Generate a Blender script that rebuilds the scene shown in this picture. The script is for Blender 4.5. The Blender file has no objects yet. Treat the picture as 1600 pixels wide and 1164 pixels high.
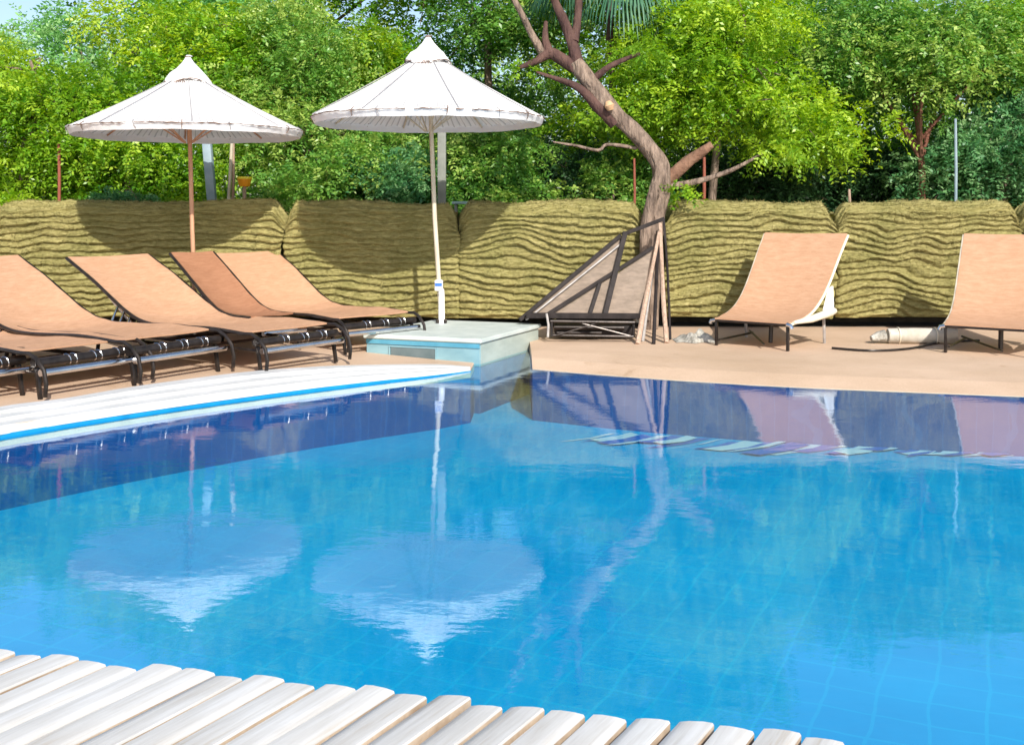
import bpy, bmesh, math, random
import numpy as np
from mathutils import Vector, Matrix

random.seed(7)
rng = np.random.default_rng(11)
SC = bpy.context.scene
COL = SC.collection
PI = math.pi
R = math.radians

# ------------------------------------------------------------------ view measurements (metres; water surface is z = 0)
CAM_H, FPX, HZ = 1.25, 1700.0, 326.0
DECK = 0.065


def P(px, py, Y):
    return Vector(((px - 800) * Y / FPX, Y, CAM_H - (py - HZ) * Y / FPX))


def G(px, py, z=0.0):
    Y = FPX * (CAM_H - z) / (py - HZ)
    return Vector(((px - 800) * Y / FPX, Y, z))


# ------------------------------------------------------------------ materials
def mat(name):
    m = bpy.data.materials.new(name)
    m.use_nodes = True
    nt = m.node_tree
    nt.nodes.clear()
    out = nt.nodes.new('ShaderNodeOutputMaterial')
    return m, nt, out


def N(nt, t, **kw):
    n = nt.nodes.new(t)
    for k, v in kw.items():
        if k in n.inputs.keys():
            n.inputs[k].default_value = v
        else:
            setattr(n, k, v)
    return n


def L(nt, a, b):
    nt.links.new(a, b)


def surf(name, c1, c2, scale=6.0, rough=0.6, bump=0.2, bscale=40.0, stretch=(1, 1, 1), metal=0.0, spec=0.4, c3=None, sheen=0, detail=6, dist=0.01):
    """procedural surface: two (three) colours mixed by noise, with a fine bump"""
    m, nt, out = mat(name)
    b = N(nt, 'ShaderNodeBsdfPrincipled', Roughness=rough, Metallic=metal)
    b.inputs['Specular IOR Level'].default_value = spec
    tc = N(nt, 'ShaderNodeTexCoord')
    mp = N(nt, 'ShaderNodeMapping')
    mp.inputs['Scale'].default_value = stretch
    L(nt, tc.outputs['Object'], mp.inputs['Vector'])
    n1 = N(nt, 'ShaderNodeTexNoise', Scale=scale, Detail=detail, Roughness=0.6)
    L(nt, mp.outputs[0], n1.inputs['Vector'])
    cr = N(nt, 'ShaderNodeValToRGB')
    cr.color_ramp.elements[0].position = 0.35
    cr.color_ramp.elements[1].position = 0.65
    cr.color_ramp.elements[0].color = (*c1, 1)
    cr.color_ramp.elements[1].color = (*c2, 1)
    if c3:
        e = cr.color_ramp.elements.new(0.8)
        e.color = (*c3, 1)
    L(nt, n1.outputs['Fac'], cr.inputs['Fac'])
    L(nt, cr.outputs['Color'], b.inputs['Base Color'])
    if bump:
        n2 = N(nt, 'ShaderNodeTexNoise', Scale=bscale, Detail=5.0)
        L(nt, mp.outputs[0], n2.inputs['Vector'])
        bp = N(nt, 'ShaderNodeBump', Strength=bump, Distance=dist)
        L(nt, n2.outputs['Fac'], bp.inputs['Height'])
        L(nt, bp.outputs[0], b.inputs['Normal'])
    L(nt, b.outputs[0], out.inputs['Surface'])
    return m


M = {}
M['deck'] = surf('sand_deck', (0.55, 0.375, 0.255), (0.61, 0.425, 0.295), 1.3, 0.62, 0.12, 90, c3=(0.50, 0.33, 0.215))

def deck_mat():
    m, nt, out = mat('sand_deck_finish')
    b = N(nt, 'ShaderNodeBsdfPrincipled')
    b.inputs['Specular IOR Level'].default_value = .35
    tc = N(nt, 'ShaderNodeTexCoord')
    n1 = N(nt, 'ShaderNodeTexNoise', Scale=.9, Detail=8.0, Roughness=.65)
    n2 = N(nt, 'ShaderNodeTexNoise', Scale=3.2, Detail=6.0, Roughness=.7, Distortion=1.2)
    n3 = N(nt, 'ShaderNodeTexNoise', Scale=120.0, Detail=3.0)
    for n_ in (n1, n2, n3):
        L(nt, tc.outputs['Object'], n_.inputs['Vector'])
    cr = N(nt, 'ShaderNodeValToRGB')
    e = cr.color_ramp.elements
    e[0].position, e[0].color = .34, (.52, .37, .255, 1)
    e[1].position, e[1].color = .64, (.63, .46, .335, 1)
    L(nt, n1.outputs['Fac'], cr.inputs['Fac'])
    st = N(nt, 'ShaderNodeValToRGB')
    e = st.color_ramp.elements
    e[0].position, e[0].color = .60, (1, 1, 1, 1)
    e[1].position, e[1].color = .72, (.78, .72, .66, 1)
    L(nt, n2.outputs['Fac'], st.inputs['Fac'])
    mx = N(nt, 'ShaderNodeMixRGB', blend_type='MULTIPLY', Fac=1)
    L(nt, cr.outputs['Color'], mx.inputs['Color1'])
    L(nt, st.outputs['Color'], mx.inputs['Color2'])
    sp = N(nt, 'ShaderNodeValToRGB')
    sp.color_ramp.elements[0].position, sp.color_ramp.elements[0].color = .3, (.86, .85, .84, 1)
    sp.color_ramp.elements[1].position, sp.color_ramp.elements[1].color = .6, (1, 1, 1, 1)
    L(nt, n3.outputs['Fac'], sp.inputs['Fac'])
    m2 = N(nt, 'ShaderNodeMixRGB', blend_type='MULTIPLY', Fac=1)
    L(nt, mx.outputs[0], m2.inputs['Color1'])
    L(nt, sp.outputs['Color'], m2.inputs['Color2'])
    L(nt, m2.outputs[0], b.inputs['Base Color'])
    ro = N(nt, 'ShaderNodeMapRange')
    ro.inputs['From Min'].default_value, ro.inputs['From Max'].default_value = .6, .72
    ro.inputs['To Min'].default_value, ro.inputs['To Max'].default_value = .65, .35
    L(nt, n2.outputs['Fac'], ro.inputs['Value'])
    L(nt, ro.outputs[0], b.inputs['Roughness'])
    bp = N(nt, 'ShaderNodeBump', Strength=.2, Distance=.004)
    L(nt, n3.outputs['Fac'], bp.inputs['Height'])
    L(nt, bp.outputs[0], b.inputs['Normal'])
    L(nt, b.outputs[0], out.inputs['Surface'])
    return m


M['deck'] = deck_mat()
M['coping'] = surf('white_coping', (0.52, 0.53, 0.53), (0.64, 0.64, 0.64), 4, 0.5, 0.3, 60)
M['soil'] = surf('soil', (0.06, 0.045, 0.025), (0.14, 0.10, 0.055), 5, 0.95, 0.8, 20)
M['stone'] = surf('dark_concrete', (0.05, 0.045, 0.04), (0.09, 0.08, 0.07), 8, 0.9, 0.4, 30)
M['chrome'] = surf('chrome', (0.62, 0.62, 0.64), (0.75, 0.75, 0.76), 9, 0.18, 0.0, metal=1.0)
M['steel_dark'] = surf('dark_steel', (0.022, 0.018, 0.017), (0.05, 0.04, 0.036), 14, 0.3, 0.05, 60, metal=0.5)
M['frame_dark'] = surf('dark_frame_paint', (0.016, 0.013, 0.013), (0.034, 0.027, 0.026), 12, 0.6, 0.1, 80, spec=.15)
M['frame_grey'] = surf('grey_bar', (0.25, 0.23, 0.22), (0.42, 0.39, 0.37), 12, 0.5, 0.1, 80)
M['white_paint'] = surf('white_paint', (0.72, 0.71, 0.68), (0.82, 0.81, 0.79), 12, 0.45, 0.1, 80)
M['mat'] = surf('mat_roll', (0.42, 0.38, 0.31), (0.58, 0.54, 0.47), 7, 0.8, 0.3, 50)
M['cream'] = surf('cream_paint', (0.66, 0.58, 0.45), (0.76, 0.69, 0.56), 9, 0.5, 0.1, 60)
M['blue_band'] = surf('blue_band', (0.03, 0.12, 0.5), (0.05, 0.16, 0.56), 9, 0.4, 0.0)
M['canopy'] = surf('canopy_cloth', (0.74, 0.74, 0.75), (0.80, 0.80, 0.805), 3, 0.8, 0.25, 220, sheen=.2)


def canopy_mat():
    m, nt, out = mat('pleated_cloth')
    b = N(nt, 'ShaderNodeBsdfPrincipled', Roughness=0.85)
    b.inputs['Specular IOR Level'].default_value = .2
    tc = N(nt, 'ShaderNodeTexCoord')
    sx = N(nt, 'ShaderNodeSeparateXYZ')
    L(nt, tc.outputs['Object'], sx.inputs[0])
    at = N(nt, 'ShaderNodeMath', operation='ARCTAN2')
    L(nt, sx.outputs['Y'], at.inputs[0])
    L(nt, sx.outputs['X'], at.inputs[1])
    mu = N(nt, 'ShaderNodeMath', operation='MULTIPLY')
    mu.inputs[1].default_value = 112 / (2 * PI)
    L(nt, at.outputs[0], mu.inputs[0])
    nz = N(nt, 'ShaderNodeTexNoise', Scale=5.0, Detail=4.0)
    L(nt, tc.outputs['Object'], nz.inputs['Vector'])
    ad = N(nt, 'ShaderNodeMath', operation='MULTIPLY_ADD')
    ad.inputs[1].default_value = .5
    L(nt, nz.outputs['Fac'], ad.inputs[0])
    L(nt, mu.outputs[0], ad.inputs[2])
    fr = N(nt, 'ShaderNodeMath', operation='FRACT')
    L(nt, ad.outputs[0], fr.inputs[0])
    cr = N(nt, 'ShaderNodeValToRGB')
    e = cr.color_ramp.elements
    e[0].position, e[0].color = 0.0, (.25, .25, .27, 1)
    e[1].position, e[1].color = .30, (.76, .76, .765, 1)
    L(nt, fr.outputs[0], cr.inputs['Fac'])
    n2 = N(nt, 'ShaderNodeTexNoise', Scale=2.2, Detail=5.0)
    L(nt, tc.outputs['Object'], n2.inputs['Vector'])
    r2 = N(nt, 'ShaderNodeValToRGB')
    r2.color_ramp.elements[0].position, r2.color_ramp.elements[0].color = .25, (.80, .80, .805, 1)
    r2.color_ramp.elements[1].position, r2.color_ramp.elements[1].color = .6, (.74, .74, .75, 1)
    L(nt, n2.outputs['Fac'], r2.inputs['Fac'])
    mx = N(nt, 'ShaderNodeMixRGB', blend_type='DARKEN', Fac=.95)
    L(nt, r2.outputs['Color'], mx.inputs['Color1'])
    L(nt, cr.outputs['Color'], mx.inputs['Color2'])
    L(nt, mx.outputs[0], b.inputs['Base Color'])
    tr = N(nt, 'ShaderNodeBsdfTranslucent', Color=(.8, .78, .75, 1))
    ms = N(nt, 'ShaderNodeMixShader', Fac=.13)
    L(nt, b.outputs[0], ms.inputs[1])
    L(nt, tr.outputs[0], ms.inputs[2])
    L(nt, ms.outputs[0], out.inputs['Surface'])
    return m


M['pleat'] = canopy_mat()
M['binding'] = surf('brown_binding', (0.10, 0.06, 0.04), (0.25, 0.16, 0.12), 18, 0.8, 0.2, 80)
M['seam'] = surf('grey_seam', (0.28, 0.27, 0.28), (0.38, 0.37, 0.38), 18, 0.8, 0.1, 80)
M['pole_wood'] = surf('pole_wood', (0.42, 0.22, 0.13), (0.55, 0.32, 0.2), 7, 0.5, 0.2, 50, stretch=(6, 6, .6))
M['pole_pale'] = surf('pole_pale', (0.46, 0.40, 0.30), (0.60, 0.54, 0.42), 7, 0.5, 0.2, 50, stretch=(6, 6, .6))
M['post_grey'] = surf('grey_post', (0.16, 0.17, 0.15), (0.24, 0.25, 0.22), 5, 0.7, 0.2, 60)
M['post_blue'] = surf('bluegrey_post', (0.20, 0.28, 0.33), (0.30, 0.38, 0.42), 5, 0.6, 0.2, 60)
M['post_red'] = surf('red_post', (0.20, 0.05, 0.03), (0.32, 0.10, 0.06), 9, 0.7, 0.2, 60)
M['timber'] = surf('old_timber', (0.33, 0.22, 0.16), (0.50, 0.36, 0.27), 6, 0.8, 0.5, 40, stretch=(8, 8, 1))
M['bark'] = surf('bark', (0.11, 0.078, 0.060), (0.32, 0.235, 0.18), 9, 0.9, 1.0, 16, stretch=(2.2, 2.2, .45), c3=(0.44, 0.34, 0.27), dist=.05)
M['bark_dark'] = surf('bark_dark', (0.055, 0.026, 0.024), (0.12, 0.065, 0.052), 7, 0.9, 0.9, 22, stretch=(1.5, 1.5, .5), dist=.03)
M['trunk_red'] = surf('trunk_red', (0.16, 0.06, 0.04), (0.27, 0.12, 0.08), 7, 0.9, 0.8, 30, dist=.02)
M['stub'] = surf('stub_bark', (0.13, 0.065, 0.04), (0.25, 0.14, 0.09), 7, 0.9, 0.8, 24, dist=.03)
M['cut_wood'] = surf('cut_wood', (0.5, 0.3, 0.16), (0.6, 0.4, 0.24), 12, 0.8, 0.3, 40)
M['taupe'] = surf('taupe_mesh', (0.20, 0.155, 0.12), (0.29, 0.225, 0.175), 10, 0.8, 0.5, 160, stretch=(1, 1, 3))
M['cloth'] = surf('crumpled_cloth', (0.25, 0.235, 0.20), (0.50, 0.48, 0.43), 14, 0.85, 0.8, 30, dist=.03)
M['orange'] = surf('orange_plastic', (0.75, 0.26, 0.01), (0.85, 0.36, 0.02), 5, 0.4, 0.0)
M['yellow'] = surf('yellow_plastic', (0.75, 0.6, 0.02), (0.8, 0.68, 0.05), 5, 0.4, 0.0)
M['teal'] = surf('pale_teal_board', (0.22, 0.34, 0.33), (0.30, 0.42, 0.40), 5, 0.7, 0.1, 50)
M['block'] = surf('weathered_block', (0.36, 0.32, 0.26), (0.50, 0.46, 0.38), 6, 0.9, 0.5, 40)
M['plinth_blue'] = surf('blue_tile_face', (0.16, 0.30, 0.36), (0.24, 0.40, 0.45), 2.2, 0.3, 0.08, 30, stretch=(1, 1, 2.5))
M['plinth_band'] = surf('blue_band_tile', (0.06, 0.24, 0.36), (0.10, 0.32, 0.44), 5, 0.3, 0.05, 30)
M['plinth_side'] = surf('pale_green_render', (0.33, 0.385, 0.35), (0.42, 0.475, 0.43), 4, 0.6, 0.15, 40, stretch=(1, 1, 3))
M['plinth_top'] = surf('pale_slab', (0.44, 0.50, 0.48), (0.56, 0.61, 0.58), 5, 0.55, 0.15, 50)
M['recess'] = surf('dark_slate', (0.09, 0.13, 0.14), (0.13, 0.17, 0.18), 6, 0.5, 0.1, 40)
M['palm'] = surf('palm_leaf', (0.03, 0.11, 0.06), (0.07, 0.19, 0.10), 6, 0.5, 0.0)


def sling_mat(name, c1, c2):
    m, nt, out = mat(name)
    b = N(nt, 'ShaderNodeBsdfPrincipled', Roughness=0.75)
    b.inputs['Specular IOR Level'].default_value = 0.25
    tc = N(nt, 'ShaderNodeTexCoord')
    mp = N(nt, 'ShaderNodeMapping')
    mp.inputs['Scale'].default_value = (1, 3.5, 3.5)
    L(nt, tc.outputs['Object'], mp.inputs['Vector'])
    n1 = N(nt, 'ShaderNodeTexNoise', Scale=9.0, Detail=10.0, Roughness=.8)
    L(nt, mp.outputs[0], n1.inputs['Vector'])
    cr = N(nt, 'ShaderNodeValToRGB')
    cr.color_ramp.elements[0].position, cr.color_ramp.elements[1].position = .38, .62
    cr.color_ramp.elements[0].color = (*c1, 1)
    cr.color_ramp.elements[1].color = (*c2, 1)
    L(nt, n1.outputs['Fac'], cr.inputs['Fac'])
    L(nt, cr.outputs['Color'], b.inputs['Base Color'])
    w = N(nt, 'ShaderNodeTexWave', Scale=70.0, Distortion=1.5, bands_direction='Y')
    L(nt, tc.outputs['Object'], w.inputs['Vector'])
    n2 = N(nt, 'ShaderNodeTexNoise', Scale=180.0, Detail=2.0)
    L(nt, tc.outputs['Object'], n2.inputs['Vector'])
    ad = N(nt, 'ShaderNodeMath', operation='ADD')
    L(nt, w.outputs['Fac'], ad.inputs[0])
    L(nt, n2.outputs['Fac'], ad.inputs[1])
    bp = N(nt, 'ShaderNodeBump', Strength=.35, Distance=.004)
    L(nt, ad.outputs[0], bp.inputs['Height'])
    L(nt, bp.outputs[0], b.inputs['Normal'])
    tr = N(nt, 'ShaderNodeBsdfTranslucent', Color=(*c2, 1))
    mx = N(nt, 'ShaderNodeMixShader', Fac=.12)
    L(nt, b.outputs[0], mx.inputs[1])
    L(nt, tr.outputs[0], mx.inputs[2])
    L(nt, mx.outputs[0], out.inputs['Surface'])
    return m


M['sling'] = sling_mat('peach_sling', (0.51, 0.285, 0.165), (0.64, 0.385, 0.245))
M['sling_shade'] = sling_mat('shaded_sling', (0.33, 0.155, 0.085), (0.42, 0.21, 0.12))  # shade put into the cloth colour: darker, browner than the peach sling


def thatch_mat():
    m, nt, out = mat('thatch')
    b = N(nt, 'ShaderNodeBsdfPrincipled', Roughness=0.95)
    b.inputs['Specular IOR Level'].default_value = 0.1
    tc = N(nt, 'ShaderNodeTexCoord')
    mp = N(nt, 'ShaderNodeMapping')
    mp.inputs['Scale'].default_value = (1.2, 1, 9)
    L(nt, tc.outputs['Object'], mp.inputs['Vector'])
    n1 = N(nt, 'ShaderNodeTexNoise', Scale=11.0, Detail=8.0, Roughness=.78, Distortion=.6)
    L(nt, mp.outputs[0], n1.inputs['Vector'])
    cr = N(nt, 'ShaderNodeValToRGB')
    els = cr.color_ramp.elements
    els[0].position, els[0].color = .25, (0.12, 0.115, 0.04, 1)
    els[1].position, els[1].color = .72, (0.68, 0.60, 0.29, 1)
    e = els.new(.5)
    e.color = (0.38, 0.335, 0.13, 1)
    L(nt, n1.outputs['Fac'], cr.inputs['Fac'])
    # mossy patches
    n3 = N(nt, 'ShaderNodeTexNoise', Scale=1.6, Detail=4.0)
    L(nt, tc.outputs['Object'], n3.inputs['Vector'])
    r3 = N(nt, 'ShaderNodeValToRGB')
    r3.color_ramp.elements[0].position, r3.color_ramp.elements[1].position = .45, .75
    L(nt, n3.outputs['Fac'], r3.inputs['Fac'])
    mx = N(nt, 'ShaderNodeMixRGB', blend_type='MIX')
    L(nt, r3.outputs['Color'], mx.inputs['Fac'])
    L(nt, cr.outputs['Color'], mx.inputs['Color1'])
    mx.inputs['Color2'].default_value = (0.13, 0.15, 0.035, 1)
    hs = N(nt, 'ShaderNodeMixRGB', blend_type='MIX', Fac=.5)
    L(nt, cr.outputs['Color'], hs.inputs['Color1'])
    L(nt, mx.outputs[0], hs.inputs['Color2'])
    L(nt, hs.outputs[0], b.inputs['Base Color'])
    n2 = N(nt, 'ShaderNodeTexNoise', Scale=26.0, Detail=6.0, Roughness=.8)
    L(nt, mp.outputs[0], n2.inputs['Vector'])
    bp = N(nt, 'ShaderNodeBump', Strength=.9, Distance=.02)
    L(nt, n2.outputs['Fac'], bp.inputs['Height'])
    L(nt, bp.outputs[0], b.inputs['Normal'])
    L(nt, b.outputs[0], out.inputs['Surface'])
    return m


M['thatch'] = thatch_mat()


def tile_mat(name, ca, cb, cg, size, rough=.25):
    m, nt, out = mat(name)
    b = N(nt, 'ShaderNodeBsdfPrincipled', Roughness=rough)
    b.inputs['Specular IOR Level'].default_value = 0.0
    tc = N(nt, 'ShaderNodeTexCoord')
    mp = N(nt, 'ShaderNodeMapping')
    mp.inputs['Rotation'].default_value = (0, 0, R(24))
    L(nt, tc.outputs['Object'], mp.inputs['Vector'])
    br = N(nt, 'ShaderNodeTexBrick', offset=0.0, Scale=1.0)
    br.inputs['Color1'].default_value = (*ca, 1)
    br.inputs['Color2'].default_value = (*cb, 1)
    br.inputs['Mortar'].default_value = (*cg, 1)
    br.inputs['Mortar Size'].default_value = size * .035
    br.inputs['Brick Width'].default_value = size
    br.inputs['Row Height'].default_value = size
    nd = N(nt, 'ShaderNodeTexNoise', Scale=3.5, Detail=2.0)
    L(nt, mp.outputs[0], nd.inputs['Vector'])
    sc_ = N(nt, 'ShaderNodeVectorMath', operation='SCALE')
    sc_.inputs['Scale'].default_value = .05
    L(nt, nd.outputs['Color'], sc_.inputs[0])
    av = N(nt, 'ShaderNodeVectorMath', operation='ADD')
    L(nt, mp.outputs[0], av.inputs[0])
    L(nt, sc_.outputs[0], av.inputs[1])
    L(nt, av.outputs[0], br.inputs['Vector'])
    n1 = N(nt, 'ShaderNodeTexNoise', Scale=1.1, Detail=5.0, Roughness=.6)
    L(nt, tc.outputs['Object'], n1.inputs['Vector'])
    mx = N(nt, 'ShaderNodeMixRGB', blend_type='MULTIPLY', Fac=1)
    rr = N(nt, 'ShaderNodeValToRGB')
    rr.color_ramp.elements[0].position, rr.color_ramp.elements[0].color = .3, (.72, .85, .88, 1)
    rr.color_ramp.elements[1].position, rr.color_ramp.elements[1].color = .7, (1.1, 1.05, 1.02, 1)
    L(nt, n1.outputs['Fac'], rr.inputs['Fac'])
    L(nt, br.outputs['Color'], mx.inputs['Color1'])
    L(nt, rr.outputs['Color'], mx.inputs['Color2'])
    L(nt, mx.outputs[0], b.inputs['Base Color'])
    L(nt, b.outputs[0], out.inputs['Surface'])
    return m


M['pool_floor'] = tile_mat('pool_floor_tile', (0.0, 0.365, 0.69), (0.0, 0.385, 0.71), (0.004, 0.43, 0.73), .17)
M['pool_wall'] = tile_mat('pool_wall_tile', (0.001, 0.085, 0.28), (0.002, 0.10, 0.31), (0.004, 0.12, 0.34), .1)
M['tile_line'] = surf('waterline_tile', (0.005, 0.20, 0.42), (0.01, 0.26, 0.50), 8, .3, .1, 30)
M['stripe_white'] = surf('white_tile', (0.70, 0.80, 0.86), (0.80, 0.86, 0.88), 8, .3, .0)
M['stripe_blue'] = surf('blue_tile', (0.01, 0.14, 0.55), (0.015, 0.19, 0.62), 8, .3, .0)


def water_mat():
    m, nt, out = mat('pool_water')
    tc = N(nt, 'ShaderNodeTexCoord')
    n1 = N(nt, 'ShaderNodeTexNoise', Scale=2.2, Detail=3.0, Roughness=.5, Distortion=.4)
    n2 = N(nt, 'ShaderNodeTexNoise', Scale=13.0, Detail=4.0, Roughness=.6)
    mp = N(nt, 'ShaderNodeMapping')
    mp.inputs['Scale'].default_value = (.8, 1.3, 1)
    mp.inputs['Rotation'].default_value = (0, 0, .3)
    L(nt, tc.outputs['Object'], mp.inputs['Vector'])
    L(nt, mp.outputs[0], n1.inputs['Vector'])
    L(nt, mp.outputs[0], n2.inputs['Vector'])
    mu = N(nt, 'ShaderNodeMath', operation='MULTIPLY')
    mu.inputs[1].default_value = .21
    L(nt, n2.outputs['Fac'], mu.inputs[0])
    ad = N(nt, 'ShaderNodeMath', operation='ADD')
    L(nt, n1.outputs['Fac'], ad.inputs[0])
    L(nt, mu.outputs[0], ad.inputs[1])
    bp = N(nt, 'ShaderNodeBump', Strength=.16, Distance=.012)
    L(nt, ad.outputs[0], bp.inputs['Height'])
    lw = N(nt, 'ShaderNodeLayerWeight', Blend=.5)
    L(nt, bp.outputs[0], lw.inputs['Normal'])
    pw = N(nt, 'ShaderNodeMath', operation='POWER')
    pw.inputs[1].default_value = 2.2
    L(nt, lw.outputs['Facing'], pw.inputs[0])
    fr = N(nt, 'ShaderNodeMath', operation='MULTIPLY_ADD')
    fr.inputs[1].default_value = .62
    fr.inputs[2].default_value = .05
    L(nt, pw.outputs[0], fr.inputs[0])
    tr = N(nt, 'ShaderNodeBsdfTransparent', Color=(0.70, 0.96, 1.0, 1))
    gl = N(nt, 'ShaderNodeBsdfGlossy', Roughness=.015, Color=(0.84, .95, 1, 1))
    L(nt, bp.outputs[0], gl.inputs['Normal'])
    mx = N(nt, 'ShaderNodeMixShader')
    L(nt, fr.outputs[0], mx.inputs['Fac'])
    L(nt, tr.outputs[0], mx.inputs[1])
    L(nt, gl.outputs[0], mx.inputs[2])
    L(nt, mx.outputs[0], out.inputs['Surface'])
    return m


M['water'] = water_mat()


def board_mat():
    m, nt, out = mat('white_boards')
    b = N(nt, 'ShaderNodeBsdfPrincipled', Roughness=0.6)
    tc = N(nt, 'ShaderNodeTexCoord')
    mp = N(nt, 'ShaderNodeMapping')
    mp.inputs['Rotation'].default_value = (0, 0, R(-60))
    L(nt, tc.outputs['Object'], mp.inputs['Vector'])
    mp2 = N(nt, 'ShaderNodeMapping')
    mp2.inputs['Scale'].default_value = (1.2, 22, 8)
    L(nt, mp.outputs[0], mp2.inputs['Vector'])
    n1 = N(nt, 'ShaderNodeTexNoise', Scale=3.0, Detail=7.0, Roughness=.65)
    L(nt, mp2.outputs[0], n1.inputs['Vector'])
    n0 = N(nt, 'ShaderNodeTexNoise', Scale=2.3, Detail=3.0)
    L(nt, tc.outputs['Object'], n0.inputs['Vector'])
    ad = N(nt, 'ShaderNodeMath', operation='MULTIPLY')
    L(nt, n1.outputs['Fac'], ad.inputs[0])
    L(nt, n0.outputs['Fac'], ad.inputs[1])
    cr = N(nt, 'ShaderNodeValToRGB')
    cr.color_ramp.elements[0].position, cr.color_ramp.elements[0].color = .09, (0.40, 0.33, 0.25, 1)
    cr.color_ramp.elements[1].position, cr.color_ramp.elements[1].color = .20, (0.49, 0.48, 0.46, 1)
    e = cr.color_ramp.elements.new(.4)
    e.color = (0.615, 0.62, 0.62, 1)
    L(nt, ad.outputs[0], cr.inputs['Fac'])
    L(nt, cr.outputs['Color'], b.inputs['Base Color'])
    bp = N(nt, 'ShaderNodeBump', Strength=.35, Distance=.004)
    L(nt, n1.outputs['Fac'], bp.inputs['Height'])
    L(nt, bp.outputs[0], b.inputs['Normal'])
    L(nt, b.outputs[0], out.inputs['Surface'])
    return m


M['board'] = board_mat()
M['board_side'] = surf('board_side', (0.30, 0.22, 0.15), (0.50, 0.40, 0.30), 8, .8, .3, 40)


def leaf_mat(name, dark, mid, light, trans=.35):
    m, nt, out = mat(name)
    at = N(nt, 'ShaderNodeAttribute', attribute_name='tint')
    cr = N(nt, 'ShaderNodeValToRGB')
    els = cr.color_ramp.elements
    els[0].position, els[0].color = 0.05, (*dark, 1)
    els[1].position, els[1].color = 0.95, (*light, 1)
    e = els.new(.5)
    e.color = (*mid, 1)
    L(nt, at.outputs['Fac'], cr.inputs['Fac'])
    d = N(nt, 'ShaderNodeBsdfPrincipled', Roughness=.38)
    d.inputs['Specular IOR Level'].default_value = .5
    L(nt, cr.outputs['Color'], d.inputs['Base Color'])
    t = N(nt, 'ShaderNodeBsdfTranslucent')
    hv = N(nt, 'ShaderNodeHueSaturation', Hue=.49, Saturation=1.1, Value=1.3)
    L(nt, cr.outputs['Color'], hv.inputs['Color'])
    L(nt, hv.outputs[0], t.inputs['Color'])
    mx = N(nt, 'ShaderNodeMixShader', Fac=trans)
    L(nt, d.outputs[0], mx.inputs[1])
    L(nt, t.outputs[0], mx.inputs[2])
    L(nt, mx.outputs[0], out.inputs['Surface'])
    return m


LEAF = {
    'yellow': leaf_mat('leaf_yellow_green', (0.08, 0.24, 0.012), (0.22, 0.42, 0.025), (0.46, 0.63, 0.05), .42),
    'fresh': leaf_mat('leaf_fresh_green', (0.07, 0.22, 0.018), (0.20, 0.42, 0.024), (0.48, 0.62, 0.05), .42),
    'mid': leaf_mat('leaf_mid_green', (0.05, 0.17, 0.035), (0.16, 0.36, 0.055), (0.45, 0.58, 0.13), .4),
    'teal': leaf_mat('leaf_blue_green', (0.03, 0.12, 0.055), (0.10, 0.28, 0.10), (0.32, 0.53, 0.23), .4),
    'pale': leaf_mat('leaf_pale_feathery', (0.10, 0.30, 0.09), (0.22, 0.50, 0.14), (0.48, 0.70, 0.32), .45),
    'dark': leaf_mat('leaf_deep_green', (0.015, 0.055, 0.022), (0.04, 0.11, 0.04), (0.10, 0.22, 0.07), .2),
}

# ------------------------------------------------------------------ object helpers


def finish(o, parent=None):
    COL.objects.link(o)
    if parent is not None:
        o.parent = parent
    return o


def tag(o, label=None, cat=None, group=None, kind=None):
    if label:
        o['label'] = label
    if cat:
        o['category'] = cat
    if group:
        o['group'] = group
    if kind:
        o['kind'] = kind
    return o


def empty(name, loc, rz=0.0):
    o = bpy.data.objects.new(name, None)
    o.empty_display_size = .2
    o.location = loc
    o.rotation_euler = (0, 0, rz)
    COL.objects.link(o)
    return o


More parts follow.
